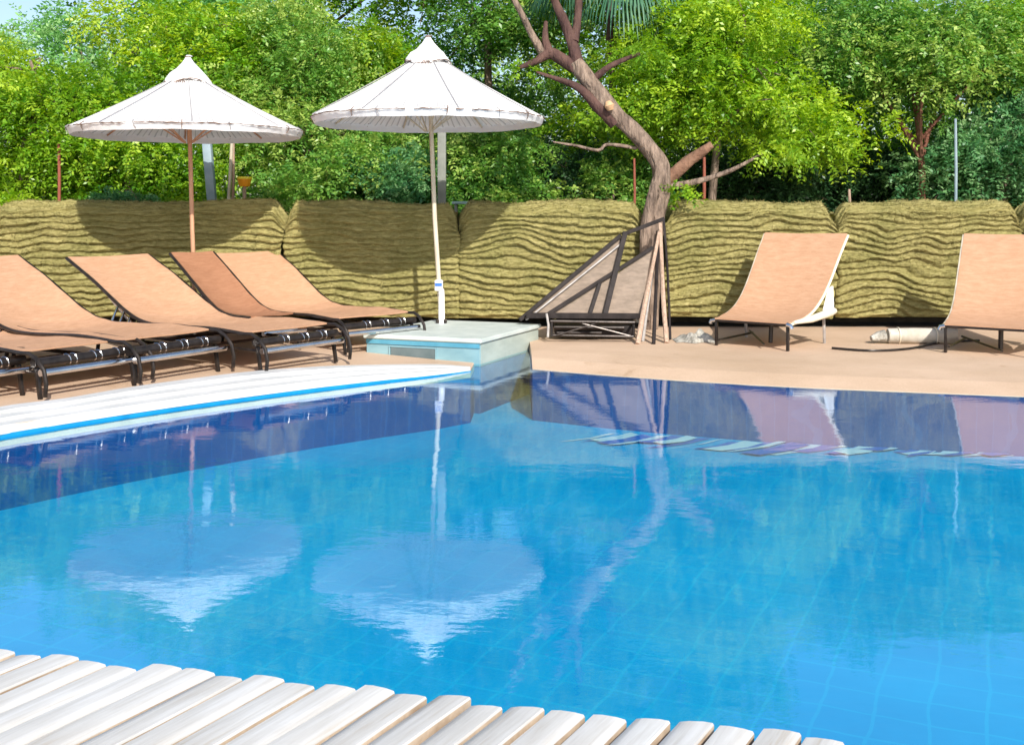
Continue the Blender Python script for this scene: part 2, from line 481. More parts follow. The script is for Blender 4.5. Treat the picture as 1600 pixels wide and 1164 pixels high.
class MB:
    """collects verts / faces and links them as ONE mesh object"""

    def __init__(self):
        self.v, self.f, self.mi = [], [], []

    def add(self, vs, fs, mi=0):
        b = len(self.v)
        self.v += [tuple(p) for p in vs]
        self.f += [tuple(b + i for i in f) for f in fs]
        self.mi += [mi] * len(fs)

    def box(self, c, s, rot=None, bevel=0.0, mi=0):
        bm = bmesh.new()
        bmesh.ops.create_cube(bm, size=1)
        for v in bm.verts:
            v.co = Vector((v.co.x * s[0], v.co.y * s[1], v.co.z * s[2]))
        if bevel:
            bmesh.ops.bevel(bm, geom=bm.edges[:], offset=bevel, segments=2, affect='EDGES', profile=.5)
        Mx = Matrix.Translation(Vector(c)) @ (rot.to_4x4() if rot is not None else Matrix.Identity(4))
        bm.verts.index_update()
        self.add([Mx @ v.co for v in bm.verts], [[v.index for v in f.verts] for f in bm.faces], mi)
        bm.free()

    def bar(self, a, b, w, d, mi=0, bevel=.003, up=(0, 1, 0)):
        a, b = Vector(a), Vector(b)
        z = (b - a)
        ln = z.length
        z.normalize()
        u = Vector(up)
        x = u.cross(z)
        if x.length < 1e-4:
            x = Vector((1, 0, 0)).cross(z)
        x.normalize()
        y = z.cross(x)
        rot = Matrix((x, y, z)).transposed()
        self.box((a + b) / 2, (w, d, ln), rot, min(bevel, w * .3, d * .3), mi)

    def tube(self, pts, rad, n=10, caps=True, wob=0.0, mi=0):
        pts = [Vector(p) for p in pts]
        if not hasattr(rad, '__len__'):
            rad = [rad] * len(pts)
        vs, fs = [], []
        t0 = (pts[1] - pts[0]).normalized()
        nx = t0.orthogonal().normalized()
        for i, p in enumerate(pts):
            t = (pts[min(i + 1, len(pts) - 1)] - pts[max(i - 1, 0)]).normalized()
            nx = (nx - t * nx.dot(t)).normalized()
            ny = t.cross(nx)
            for k in range(n):
                a = 2 * PI * k / n
                r = rad[i] * (1 + wob * (random.random() - .5) + wob * .8 * math.sin(3 * a + i * .7))
                vs.append(p + nx * (math.cos(a) * r) + ny * (math.sin(a) * r))
        for i in range(len(pts) - 1):
            for k in range(n):
                k2 = (k + 1) % n
                fs.append((i * n + k, i * n + k2, (i + 1) * n + k2, (i + 1) * n + k))
        if caps:
            fs.append(tuple(range(n - 1, -1, -1)))
            fs.append(tuple(range((len(pts) - 1) * n, len(pts) * n)))
        self.add(vs, fs, mi)

    def build(self, name, mats, parent=None, smooth=True, ang=40):
        me = bpy.data.meshes.new(name)
        me.from_pydata(self.v, [], self.f)
        if not isinstance(mats, (list, tuple)):
            mats = [mats]
        for m in mats:
            me.materials.append(m)
        me.polygons.foreach_set('material_index', self.mi)
        if smooth:
            me.shade_smooth()
            try:
                me.set_sharp_from_angle(angle=R(ang))
            except Exception:
                pass
        me.update()
        return finish(bpy.data.objects.new(name, me), parent)


def spline(pts, n=8):
    """Catmull-Rom through points (tuples of any size)"""
    pts = [np.array(p, float) for p in pts]
    out = []
    for i in range(len(pts) - 1):
        p0, p1, p2, p3 = pts[max(i - 1, 0)], pts[i], pts[i + 1], pts[min(i + 2, len(pts) - 1)]
        for k in range(n):
            t = k / n
            out.append(.5 * (2 * p1 + (p2 - p0) * t + (2 * p0 - 5 * p1 + 4 * p2 - p3) * t * t + (3 * p1 - p0 - 3 * p2 + p3) * t ** 3))
    out.append(pts[-1])
    return out


def copy_tree(o, parent=None):
    c = o.copy()
    COL.objects.link(c)
    c.parent = parent
    for ch in [x for x in bpy.data.objects if x.parent == o]:
        copy_tree(ch, c)
    return c


def fbm(u, v, seed, octs=4, gain=.5):
    """value noise on arrays u, v"""
    out = np.zeros_like(u)
    amp = 1.0
    for o in range(octs):
        r = np.random.default_rng(seed * 31 + o)
        tab = r.random((64, 64))
        x, y = u * 2 ** o, v * 2 ** o
        xi, yi = np.floor(x).astype(int), np.floor(y).astype(int)
        fx, fy = x - xi, y - yi
        fx, fy = fx * fx * (3 - 2 * fx), fy * fy * (3 - 2 * fy)
        g = lambda a, b: tab[a % 64, b % 64]
        out += amp * ((g(xi, yi) * (1 - fx) + g(xi + 1, yi) * fx) * (1 - fy) + (g(xi, yi + 1) * (1 - fx) + g(xi + 1, yi + 1) * fx) * fy - .5)
        amp *= gain
    return out


# ------------------------------------------------------------------ camera, sun, sky
cd = bpy.data.cameras.new('camera')
cd.sensor_width = 36
cd.lens = 36 * FPX / 1600
cd.shift_y = -(582 - HZ) / 1600
cd.clip_end = 800
cam = bpy.data.objects.new('camera', cd)
cam.location = (0, 0, CAM_H)
cam.rotation_euler = (R(90), 0, 0)
COL.objects.link(cam)
SC.camera = cam

SUN_EL, SUN_AZ = 36.0, 17.0   # azimuth: degrees to the right of straight behind the camera
sd = Vector((math.sin(R(SUN_AZ)) * math.cos(R(SUN_EL)), -math.cos(R(SUN_AZ)) * math.cos(R(SUN_EL)), math.sin(R(SUN_EL))))
ld = bpy.data.lights.new('sun', 'SUN')
ld.energy = 4.6
ld.angle = R(.5)
ld.color = (1, .95, .86)
sun = bpy.data.objects.new('sun', ld)
sun.rotation_euler = sd.to_track_quat('Z', 'Y').to_euler()
sun.location = (4, -8, 12)
COL.objects.link(sun)
w = bpy.data.worlds.new('World')
SC.world = w
w.use_nodes = True
nt = w.node_tree
bg = nt.nodes['Background']
sk = nt.nodes.new('ShaderNodeTexSky')
sk.sky_type = 'NISHITA'
sk.sun_disc = False
sk.sun_elevation = R(SUN_EL)
sk.sun_rotation = math.atan2(sd.x, sd.y)
sk.dust_density = 1.6
nt.links.new(sk.outputs[0], bg.inputs['Color'])
bg.inputs['Strength'].default_value = .15
SC.view_settings.view_transform = 'Standard'
SC.view_settings.look = 'None'
SC.view_settings.exposure = 0.3
SC.view_settings.gamma = 1

# ------------------------------------------------------------------ setting: ground, terrace, deck, pool
WALL_Y = 10.8
TERR = 1.12


def sheet(name, x0, x1, y0, y1, z, m, kind='structure'):
    b = MB()
    b.add([(x0, y0, z), (x1, y0, z), (x1, y1, z), (x0, y1, z)], [(0, 1, 2, 3)])
    return tag(b.build(name, m, smooth=False), kind=kind)


sheet('ground', -400, 400, -400, 800, -.75, M['soil'])
# planted terrace behind the screens: a retained bank of soil
b = MB()
nx, ny = 60, 24
for j in range(ny + 1):
    for i in range(nx + 1):
        x = -30 + 60 * i / nx
        y = 11.3 + 28 * (j / ny) ** 1.5
        b.v.append((x, y, TERR + .05 * math.sin(x * 1.7 + y) * math.sin(y * 2.1) + (.0 if j == 0 else .03 * random.random())))
for j in range(ny):
    for i in range(nx):
        a = j * (nx + 1) + i
        b.f.append((a, a + 1, a + nx + 2, a + nx + 1))
        b.mi.append(0)
tag(b.build('planted_bank', M['soil']), kind='structure')
b = MB()
b.box((0, 11.38, .36), (60, .16, 1.5), bevel=.01)
b.box((0, 11.15, .03), (60, .5, .08))
tag(b.build('retaining_kerb', M['stone'], smooth=False), kind='structure')

# pool edge (far side), listed left to right
edge_left_px = [(-150, 716), (0, 684), (100, 667), (200, 651), (300, 636), (400, 622), (500, 609), (600, 597), (680, 588), (735, 580)]
eL = [G(x, y, 0) for x, y in edge_left_px]
eL = [Vector((-9.5, -1.0, 0)), Vector((-6.2, 2.6, 0)), Vector((-4.4, 4.25, 0))] + eL
ZF = [1.0] * (len(eL) - 3) + [.82, .53, .20]     # the kerb sinks to the water near the plinth
PA, PB = G(567, 560, 0.0), G(752, 570, 0.0)
PC = G(846, 506, .205)
PC.z = 0
PD = PA + (PC - PB)
eR = [G(832, 577, .0), G(940, 586, 0), G(1050, 594, 0), G(1180, 602, 0), G(1300, 608, 0), G(1450, 614, 0), G(1600, 620, 0), G(1800, 628, 0)]
eR += [Vector((8.5, 6.0, 0)), Vector((14, 5.5, 0))]
mid1 = PB + (PC - PB) * .86
edge = eL + [Vector((PB.x - .06, PB.y + .05, 0)), mid1 + Vector((-.02, 0.0, 0)), Vector((eR[0].x - .004, mid1.y - .0, 0))] + eR
b = MB()
n = len(edge)
RI = len(eL) + 2
rows = []
for i, p in enumerate(edge):
    r_side = i >= RI
    if len(eL) - 4 <= i <= len(eL):
        ze = [.045, .028, .012, .006, .005][i - (len(eL) - 4)]
        rows.append([(p.x, p.y, -.05), (p.x, p.y, ze), (p.x, p.y + .3, ze + .005), (p.x, max(p.y + 1.0, 9.0), ze + .008), (p.x, 11.45, DECK)])
        continue
    rows.append([(p.x, p.y, -.003 if r_side else -.05), (p.x, p.y, .004 if r_side else DECK),
                 (p.x, p.y + (.30 if r_side else .02), .05 if r_side else DECK), (p.x, p.y + (.7 if r_side else .04), DECK),
                 (p.x - (.0 if p.x > -3 else 4), 11.45, DECK)])
for row in rows:
    b.v += row
for i in range(n - 1):
    for j in range(4):
        b.f.append((i * 5 + j, (i + 1) * 5 + j, (i + 1) * 5 + j + 1, i * 5 + j + 1))
        b.mi.append(0)
tag(b.build('pool_deck', M['deck'], smooth=False), kind='structure')
b = MB()
b.add([(-24, -6, DECK), (-9.5, -1.0, DECK), (-13.5, 11.45, DECK), (-24, 11.45, DECK)], [(0, 1, 2, 3)])
b.add([(14, 5.5, DECK), (24, -6, DECK), (24, 11.45, DECK), (14, 11.45, DECK)], [(0, 1, 2, 3)])
b.add([(9.0, -6, DECK), (24, -6, DECK), (14, 5.5, DECK), (9.0, 6.0, DECK)], [(0, 1, 2, 3)])
tag(b.build('outer_deck', M['deck'], smooth=False), kind='structure')

FLOOR_Z = -.40
b = MB()
for p in edge:
    pass
for i, p in enumerate(edge):
    b.v.append((p.x, p.y + .004, .02 * ZF[i] if i < len(eL) else -.002))
for p in edge:
    b.v.append((p.x, p.y + .004, FLOOR_Z))
for i in range(n - 1):
    b.f.append((n + i, n + i + 1, i + 1, i))
    b.mi.append(0)
b.add([(9, -6, .05), (9, 6, .05), (9, 6, FLOOR_Z), (9, -6, FLOOR_Z)], [(0, 1, 2, 3)])
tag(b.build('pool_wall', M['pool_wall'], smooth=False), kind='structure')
# bright waterline tiles, a strip standing 4 mm proud of the wall
b = MB()
for i, p in enumerate(eL):
    q = eL[min(i + 1, len(eL) - 1)] - eL[max(i - 1, 0)]
    nrm = Vector((q.y, -q.x, 0)).normalized() * .006
    b.v += [(p.x + nrm.x, p.y + nrm.y, .02 * ZF[i]), (p.x + nrm.x, p.y + nrm.y, -.012)]
for i in range(len(eL) - 1):
    b.f.append((2 * i + 1, 2 * i + 3, 2 * i + 2, 2 * i))
    b.mi.append(0)
tag(b.build('waterline_tiles', M['tile_line'], smooth=False), kind='structure')
sheet('pool_floor', -14, 10, -4, 11.3, FLOOR_Z + .002, M['pool_floor'])
sheet('water', -13, 9.6, -4, 11.2, 0.0, M['water'])

# slanted blue and white mosaic stripes along the foot of the far wall
b = MB()
s0, s1 = [P(905, 0, 1), None]
line = spline([(x, y) for x, y in [(900, 676), (1000, 684), (1100, 690), (1200, 696), (1300, 700), (1450, 705), (1600, 712)]], 10)
gp = [G(x, y, FLOOR_Z + .008) for x, y in line]
b2 = MB()
cum = [0.0]
for i in range(len(gp) - 1):
    cum.append(cum[-1] + (gp[i + 1] - gp[i]).length)


def along(t):
    t = min(max(t, 0), cum[-1] - 1e-4)
    i = max(j for j in range(len(cum) - 1) if cum[j] <= t)
    return gp[i].lerp(gp[i + 1], (t - cum[i]) / (cum[i + 1] - cum[i]))


rs = random.Random(3)
t = .25
k = 0
while t < cum[-1]:
    wd = rs.uniform(.05, .12)
    dv = Vector((-.40, -.30, 0)) * (rs.uniform(.7, 1.1) if k < 16 else rs.uniform(.4, .8))
    a0 = along(t) + Vector((0, rs.uniform(.02, .16), 0))
    a1 = along(t + wd) + Vector((0, rs.uniform(.02, .16), 0))
    mA, mB = a0 + dv * .5 + Vector((.03, -.02, 0)), a1 + dv * .5 + Vector((.03, -.02, 0))
    for v_ in (a0, a1):
        v_.z += .0015 * (k % 7)
    mA.z = mB.z = a0.z
    a1.z = a0.z
    b.add([a0, mA, mB, a1, a0 + dv, a1 + dv * .96], [(0, 1, 2, 3), (1, 4, 5, 2)], k % 2)
    t += wd + .010
    k += 1
tag(b.build('pool_stripe_tiles', [M['stripe_white'], M['stripe_blue']], smooth=False), kind='structure')

# white stepped coping along the left edge
outer_px = [(-150, 668), (0, 636), (100, 623), (200, 606), (300, 592), (400, 580), (500, 573), (600, 569.5), (680, 568.5), (734, 572)]
oL = [G(x, y, .10) for x, y in outer_px]
oL = [Vector((-10.1, -.6, 0)), Vector((-6.6, 2.95, 0)), Vector((-4.7, 4.62, 0))] + oL
oL[-3:] = [G(600, 569.5, .085), G(680, 569, .055), G(735, 572.5, .021)]
iL = [p.copy() for p in eL]
ii = spline([(p.x, p.y, f) for p, f in zip(iL, ZF)], 6)
oo = spline([(p.x, p.y, f) for p, f in zip(oL, ZF)], 6)
prof = [(-.03, .018), (-.03, .052), (-.015, .066), (.30, .066), (.305, .054), (.318, .054), (.323, .084), (.62, .084), (.625, .070), (.638, .070), (.643, .104), (.985, .104), (1.0, .098), (1.0, .0)]
b = MB()
for a, c in zip(ii, oo):
    for t, z in prof:
        q = a + (c - a) * t
        b.v.append((q[0], q[1], z * min(1, a[2])))
m_ = len(prof)
for i in range(len(ii) - 1):
    for j in range(m_ - 1):
        b.f.append((i * m_ + j, (i + 1) * m_ + j, (i + 1) * m_ + j + 1, i * m_ + j + 1))
        b.mi.append(0)
b.f.append(tuple((len(ii) - 1) * m_ + j for j in range(m_)))
b.mi.append(0)
tag(b.build('pool_coping', M['coping'], ang=20), kind='structure')

# near boarded deck: white weathered boards, ends over the water
BZ = .10
e0, e1 = G(0, 1015, BZ), G(1362, 1162, BZ)
ed = (e1 - e0)
ed.z = 0
ed.normalize()
bd = Vector((math.cos(R(60)), math.sin(R(60)), 0))
bn = Vector((bd.y, -bd.x, 0))
pitch = .090
b = MB()
step = pitch / abs(ed.dot(bn))
k0 = -50
rr = random.Random(5)
for k in range(k0, 60):
    tip = e0 + ed * (k * step) + bd * (rr.uniform(-.025, .025))
    tip.z = 0
    wd = pitch - rr.uniform(.009, .016)
    z1 = BZ + rr.uniform(-.003, .003)
    th = .034
    ln = 4.6
    ns = 14
    tiltz = rr.uniform(-.004, .004)
    wob = rr.uniform(-.4, .4)
    vs = []
    for s in range(ns + 1):
        t = s / ns
        dd = ln * t ** 2.2
        sh = min(1.0, .55 + dd / .02) if s < 2 else 1.0
        c = tip - bd * dd
        side = .006 * math.sin(dd * 5 + wob * 9) * min(1, dd * 2)
        for (u, z) in [(-.5, -th), (-.5, -.007), (-.46, -.002), (-.2, 0.0006), (.2, 0.0006), (.46, -.002), (.5, -.007), (.5, -th)]:
            uu = u * wd
            cut = bd * (uu * ed.dot(bd) / ed.dot(bn) * (1 if dd < .001 else max(0, 1 - dd / .6)))
            vs.append(c + cut + bn * (uu + side) + Vector((0, 0, z1 + z + tiltz * u * 2 )))
    fs, mi = [], []
    m_ = 8
    for s in range(ns):
        for j in range(m_ - 1):
            fs.append((s * m_ + j, s * m_ + j + 1, (s + 1) * m_ + j + 1, (s + 1) * m_ + j))
            mi.append(1 if j in (0, 6) else 0)
    fs.append(tuple(range(m_ - 1, -1, -1)))
    mi.append(0)
    base = len(b.v)
    b.v += [tuple(p) for p in vs]
    b.f += [tuple(base + i for i in f) for f in fs]
    b.mi += mi
# joists below
for q in (.12, .75, 1.5, 2.4):
    a_ = e0 + ed * -5 - bd * q
    c_ = e0 + ed * 6 - bd * q
    b.bar((a_.x, a_.y, BZ - .085), (c_.x, c_.y, BZ - .085), .09, .09, 1, up=(0, 0, 1))
tag(b.build('boarded_deck', [M['board'], M['board_side']], ang=50), kind='structure')
b = MB()
a_, c_ = e0 + ed * -6 - bd * .16, e0 + ed * 8.5 - bd * .16
b.add([(a_.x, a_.y, BZ - .05), (c_.x, c_.y, BZ - .05), (c_.x, c_.y - 5, BZ - .05), (a_.x, a_.y - 5, BZ - .05), (a_.x, a_.y, FLOOR_Z), (c_.x, c_.y, FLOOR_Z)],
      [(0, 3, 2, 1), (4, 5, 1, 0)])
tag(b.build('deck_foundation', M['board_side'], smooth=False), kind='structure')

# ------------------------------------------------------------------ plinth at the pool's corner
root = empty('plinth', (PB.x, PB.y, 0))
loc = lambda p: Vector((p.x - PB.x, p.y - PB.y, 0))
qa, qb, qc, qd = loc(PA), loc(PB), loc(PC), loc(PD)


def prism(b, quad, z0, z1, mi=0, bev=.006):
    bm = bmesh.new()
    lo = [bm.verts.new((p.x, p.y, z0)) for p in quad]
    hi = [bm.verts.new((p.x, p.y, z1)) for p in quad]
    bm.faces.new(lo[::-1])
    bm.faces.new(hi)
    for i in range(4):
        j = (i + 1) % 4
        bm.faces.new((lo[i], lo[j], hi[j], hi[i]))
    if bev:
        bmesh.ops.bevel(bm, geom=bm.edges[:], offset=bev, segments=2, affect='EDGES')
    bm.verts.index_update()
    b.add([v.co for v in bm.verts], [[v.index for v in f.verts] for f in bm.faces], mi)
    bm.free()


ctr = (qa + qb + qc + qd) / 4
shr = lambda p, t: ctr + (p - ctr) * t
b = MB()
prism(b, [shr(p, .965) for p in (qa, qb, qc, qd)], -.02, .165)
# side walls take their own finish by facing: front blue tile, others pale render
body = b.build('body', [M['plinth_blue'], M['plinth_side']], root, ang=30)
b = MB()
prism(b, [shr(p, .955) for p in (qa, qb, qc, qd)], -.42, -.021)
b.build('foot', M['pool_wall'], root, ang=30)
fn = Vector((-(qb - qa).y, (qb - qa).x, 0)).normalized()
for pl in body.data.polygons:
    pl.material_index = 0 if pl.normal.dot(-fn) > .7 else 1
b = MB()
prism(b, [shr(p, 1.0) for p in (qa, qb, qc, qd)], .167, .205, bev=.008)
b.build('top_slab', M['plinth_top'], root, ang=30)
b = MB()
fd = (qb - qa).normalized()
fa, fb = shr(qa, .965) - fn * .006, shr(qb, .965) - fn * .006
rotf = Matrix((fd, fn, Vector((0, 0, 1)))).transposed()
mid = (fa + fb) / 2
b.box((mid.x, mid.y, .145), ((fb - fa).length * .992, .008, .036), rotf)
b.build('tile_band', M['plinth_band'], root, smooth=False)
b = MB()
vc = fa + (fb - fa) * .42
b.box((vc.x, vc.y, .055), (.40, .01, .10), rotf, .003)
vf = b.build('niche', M['recess'], root, smooth=False)
b = MB()
for (ox, oz, sx, sz) in [(0, .056, .43, .012), (0, -.056, .43, .012), (-.21, 0, .012, .1), (.21, 0, .012, .1)]:
    c = vc + fd * ox
    b.box((c.x - fn.x * .002, c.y - fn.y * .002, .055 + oz), (sx, .016, sz), rotf, .003)
b.build('niche_surround', M['plinth_blue'], vf, smooth=False)
tag(root, 'low square plinth with blue front and pale top, carrying the taller parasol', 'plinth')

# ------------------------------------------------------------------ parasols


def parasol(base, z_rim, rad, z_top, z_tip, pole_mat, label, lean, sleeve=False, seedv=0):
    root = empty('parasol', base)
    rr = random.Random(seedv)
    bz = base[2]
    nseg, nr = 192, 14
    b = MB()
    val = .066
    sag = lambda a: abs(math.sin(4 * a + .3))
    rows = []
    for i in range(nr + 1):
        t = i / nr
        row = []
        for k in range(nseg):
            a = 2 * PI * k / nseg
            r = .10 + (rad - .10) * t
            z = z_top - (z_top - z_rim) * (t ** .93)
            pl = (.0075 if k % 4 < 2 else -.0075) * (.3 + .7 * t)
            z += pl - .012 * sag(a) * t * (1 - t) * 2.2
            r *= 1 + .010 * (1 - sag(a)) * t * .5
            row.append((r * math.cos(a), r * math.sin(a), z - bz))
        rows.append(row)
    for d in range(1, 5):
        row = []
        for k in range(nseg):
            a = 2 * PI * k / nseg
            r = rad * (1 + .010 * (1 - sag(a))) + .004 + .002 * math.sin(k * 1.7) * d / 4 - .03 * d / 4
            z = z_rim - val * d / 4 * (.97 + .02 * math.sin(a * 24) + .05 * math.sin(a * 7 + seedv))
            row.append((r * math.cos(a), r * math.sin(a), z - bz ))
        rows.append(row)
    for row in rows:
        b.v += row
    for i in range(len(rows) - 1):
        for k in range(nseg):
            k2 = (k + 1) % nseg
            b.f.append((i * nseg + k, (i + 1) * nseg + k, (i + 1) * nseg + k2, i * nseg + k2))
            b.mi.append(1 if i >= nr else 0)
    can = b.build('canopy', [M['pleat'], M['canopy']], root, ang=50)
    # dark edge stitching with small tears, and ties hanging on the valance
    b = MB()
    pts = []
    for k in range(nseg + 1):
        a = 2 * PI * k / nseg
        r = rad * (1 + .010 * (1 - sag(a))) + .010
        pts.append((r * math.cos(a), r * math.sin(a), z_rim - .006 - bz + rr.uniform(-.004, .004)))
    seg = []
    for i, p in enumerate(pts):
        if rr.random() < .93:
            seg.append(p)
        else:
            if len(seg) > 2:
                b.tube(seg, [rr.uniform(.002, .006) for _ in seg], 5)
            seg = []
    if len(seg) > 2:
        b.tube(seg, .004, 5)
    b.build('edge_binding', M['binding'], can)
    for k in range(14):
        a = 2 * PI * (k + rr.uniform(-.3, .3)) / 14
        r = rad + .012
        p0 = Vector((r * math.cos(a), r * math.sin(a), z_rim + .004 - bz))
        tdir = Vector((-math.sin(a), math.cos(a), 0)) * rr.uniform(-.03, .03)
        b = MB()
        b.tube([p0 - Vector((math.cos(a), math.sin(a), 0)) * .03 + Vector((0, 0, .02)), p0, p0 + tdir * .5 + Vector((0, 0, -.035)) * 1 - Vector((math.cos(a), math.sin(a), 0)) * .008, p0 + tdir + Vector((0, 0, -.058)) - Vector((math.cos(a), math.sin(a), 0)) * .022],
               [.004, .005, .004, .003], 5)
        b.build('tie', M['binding'] if k % 2 else M['seam'], can)
    # seams over the ribs
    b = MB()
    for k in range(8):
        a = 2 * PI * (k + .5) / 8 - .075 + .0
        pts = []
        for i in range(nr + 1):
            t = i / nr
            r = (.10 + (rad - .10) * t)
            z = z_top - (z_top - z_rim) * (t ** .93) + .010
            pts.append((r * math.cos(a), r * math.sin(a), z - bz))
        b.tube(pts, .0045, 5)
    b.build('seam', M['seam'], can)
    # ribs below the cloth
    for k in range(8):
        a = 2 * PI * (k + .5) / 8 - .075
        rb = MB()
        rb.tube([(.03 * math.cos(a), .03 * math.sin(a), z_top - .03 - bz), (rad * .99 * math.cos(a), rad * .99 * math.sin(a), z_rim - .015 - bz)], .009, 6)
        rb.tube([(.03 * math.cos(a), .03 * math.sin(a), z_rim - .12 - bz), (rad * .5 * math.cos(a), rad * .5 * math.sin(a), (z_top + z_rim) / 2 - .04 - bz)], .007, 6)
        rb.build('rib', pole_mat, root)
    # top cap: a small flared skirt gathered into a knot
    b = MB()
    ncap = 64
    capr = .205
    zc = z_top - .035
    rowz = [(capr, zc - .03), (capr * .97, zc + .0), (capr * .78, zc + .055), (capr * .52, zc + .105), (capr * .27, zc + .165), (.026, zc + .21), (.020, zc + .235), (.034, (z_tip + zc + .235) / 2), (.012, z_tip)]
    for i, (r, z) in enumerate(rowz):
        for k in range(ncap):
            a = 2 * PI * k / ncap
            q = r * (1 + (.06 * math.sin(8 * a) + .03 * math.sin(3 * a + seedv)) * (1 if i < 4 else .3))
            zz = z + (.02 * math.sin(3 * a + 1.3 * seedv + 2.4) if i < 3 else 0)
            tw = .05 * (i - 5) / 3 if i > 5 else 0
            b.v.append((q * math.cos(a) + tw * .25, q * math.sin(a), zz - bz))
    for i in range(len(rowz) - 1):
        for k in range(ncap):
            k2 = (k + 1) % ncap
            b.f.append((i * ncap + k, i * ncap + k2, (i + 1) * ncap + k2, (i + 1) * ncap + k))
            b.mi.append(0)
    b.f.append(tuple((len(rowz) - 1) * ncap + k for k in range(ncap)))
    b.mi.append(0)
    cap = b.build('cap', M['canopy'], root, ang=70)
    b = MB()
    b.tube([((capr + .006) * math.cos(2 * PI * k / 48), (capr + .006) * math.sin(2 * PI * k / 48), zc - .022 - bz + .02 * math.sin(6 * PI * k / 48 + 1.3 * seedv + 2.4)) for k in range(49)], .005, 5, caps=False)
    b.tube([(.02 * math.cos(2 * PI * k / 16) * 1.3, .026 * math.sin(2 * PI * k / 16), zc + .222 - bz) for k in range(17)], .006, 5, caps=False)
    for k in range(5):
        a = -PI / 2 + (k - 2) * .05
        b.tube([((capr + .01) * math.cos(a), (capr + .01) * math.sin(a), zc - .02 - bz), ((capr + .04) * math.cos(a + .04 * (k - 2)), (capr + .04) * math.sin(a), zc - .05 - bz)], .004, 4)
    b.build('cord', M['binding'], cap)
    b = MB()
    b.tube([(lean[0], lean[1], 0), (lean[0] * .5, lean[1] * .5, (z_rim - bz) * .5), (0, 0, z_top + .05 - bz)], [.022, .021, .019], 14)
    b.build('pole', pole_mat, root)
    if sleeve:
        b = MB()
        x, y = lean
        b.tube([(x, y, .0), (x, y, .03), (x * .98, y, .28), (x * .96, y, .30)], [.038, .03, .03, .028], 14)
        b.build('sleeve', M['white_paint'], root)
        b = MB()
        b.box((x * .95 - .018, y - .02, .345), (.075, .07, .10), bevel=.012)
        b.box((x * .95 + .005, y - .012, .285), (.05, .055, .06), bevel=.012)
        cr_ = b.build('crank_box', M['white_paint'], root)
        b = MB()
        b.box((x * .95 - .018, y - .058, .355), (.062, .006, .03), bevel=.002)
        b.build('blue_stripe', M['blue_band'], cr_, smooth=False)
        for s in (-1, 1):
            b = MB()
            b.box((x + s * .035, y - .01, .018), (.03, .05, .035), bevel=.006)
            b.build('foot_clamp', M['steel_dark'], root)
    else:
        b = MB()
        b.tube([(lean[0], lean[1], 0), (lean[0], lean[1], .04), (lean[0], lean[1], .05), (lean[0], lean[1], .22)], [.22, .21, .04, .038], 24)
        b.build('base', M['stone'], root)
    tag(root, label, 'parasol', 'white parasols by the pool')
    return root


Y2 = 9.93
u2 = P(669, 188, Y2)
b2x = P(690, 503, Y2).x
parasol((u2.x, Y2, .205), CAM_H + 141 * Y2 / FPX, 358 / 2 * Y2 / FPX, CAM_H + 236 * Y2 / FPX, CAM_H + 270 * Y2 / FPX, M['pole_pale'],
        'taller white parasol on the blue plinth, with pale pole and white crank sleeve', (b2x - u2.x, 0), True, 1)
Y1 = 10.28
u1 = P(294, 205, Y1)
b1x = P(307, 397, Y1).x
parasol((u1.x, Y1, DECK), CAM_H + 122 * Y1 / FPX, 352 / 2 * Y1 / FPX, CAM_H + 206 * Y1 / FPX, CAM_H + 236 * Y1 / FPX, M['pole_wood'],
        'lower white parasol with pinkish wooden pole standing behind the row of loungers', (b1x - u1.x, 0), False, 2)

# ------------------------------------------------------------------ loungers


def sling_mesh(b, prof, w0, w1, th=.012, sag=.045, nu=12):
    pr = spline(prof, 7)
    ns = len(pr)
    top, bot = [], []
    for i, (s, z) in enumerate(pr):
        t = i / (ns - 1)
        w_ = w0 + (w1 - w0) * t
        for j in range(nu + 1):
            u = j / nu
            zz = z - sag * (1 - (2 * u - 1) ** 2) * math.sin(PI * min(1, max(0, t * .95 + .02))) + .0025 * math.sin(i * 1.1 + j * .5)
            top.append(((u - .5) * w_, s, zz))
            bot.append(((u - .5) * w_, s + th * .3, zz - th))
    k = len(top)
    fs = []
    W = nu + 1
    for i in range(ns - 1):
        for j in range(nu):
            a = i * W + j
            fs.append((a, a + 1, a + W + 1, a + W))
            fs.append((k + a, k + a + W, k + a + W + 1, k + a + 1))
    for i in range(ns - 1):
        for j in (0, nu):
            a = i * W + j
            fs.append((a, a + W, k + a + W, k + a) if j == 0 else (a, k + a, k + a + W, a + W))
    for j in range(nu):
        fs.append((j, k + j, k + j + 1, j + 1))
        a = (ns - 1) * W + j
        fs.append((a, a + 1, k + a + 1, k + a))
    b.add(top + bot, fs)
    return pr


PROF_L = [(0, .295), (.4, .31), (.95, .292), (1.25, .315), (1.5, .40), (1.9, .60), (2.3, .775)]


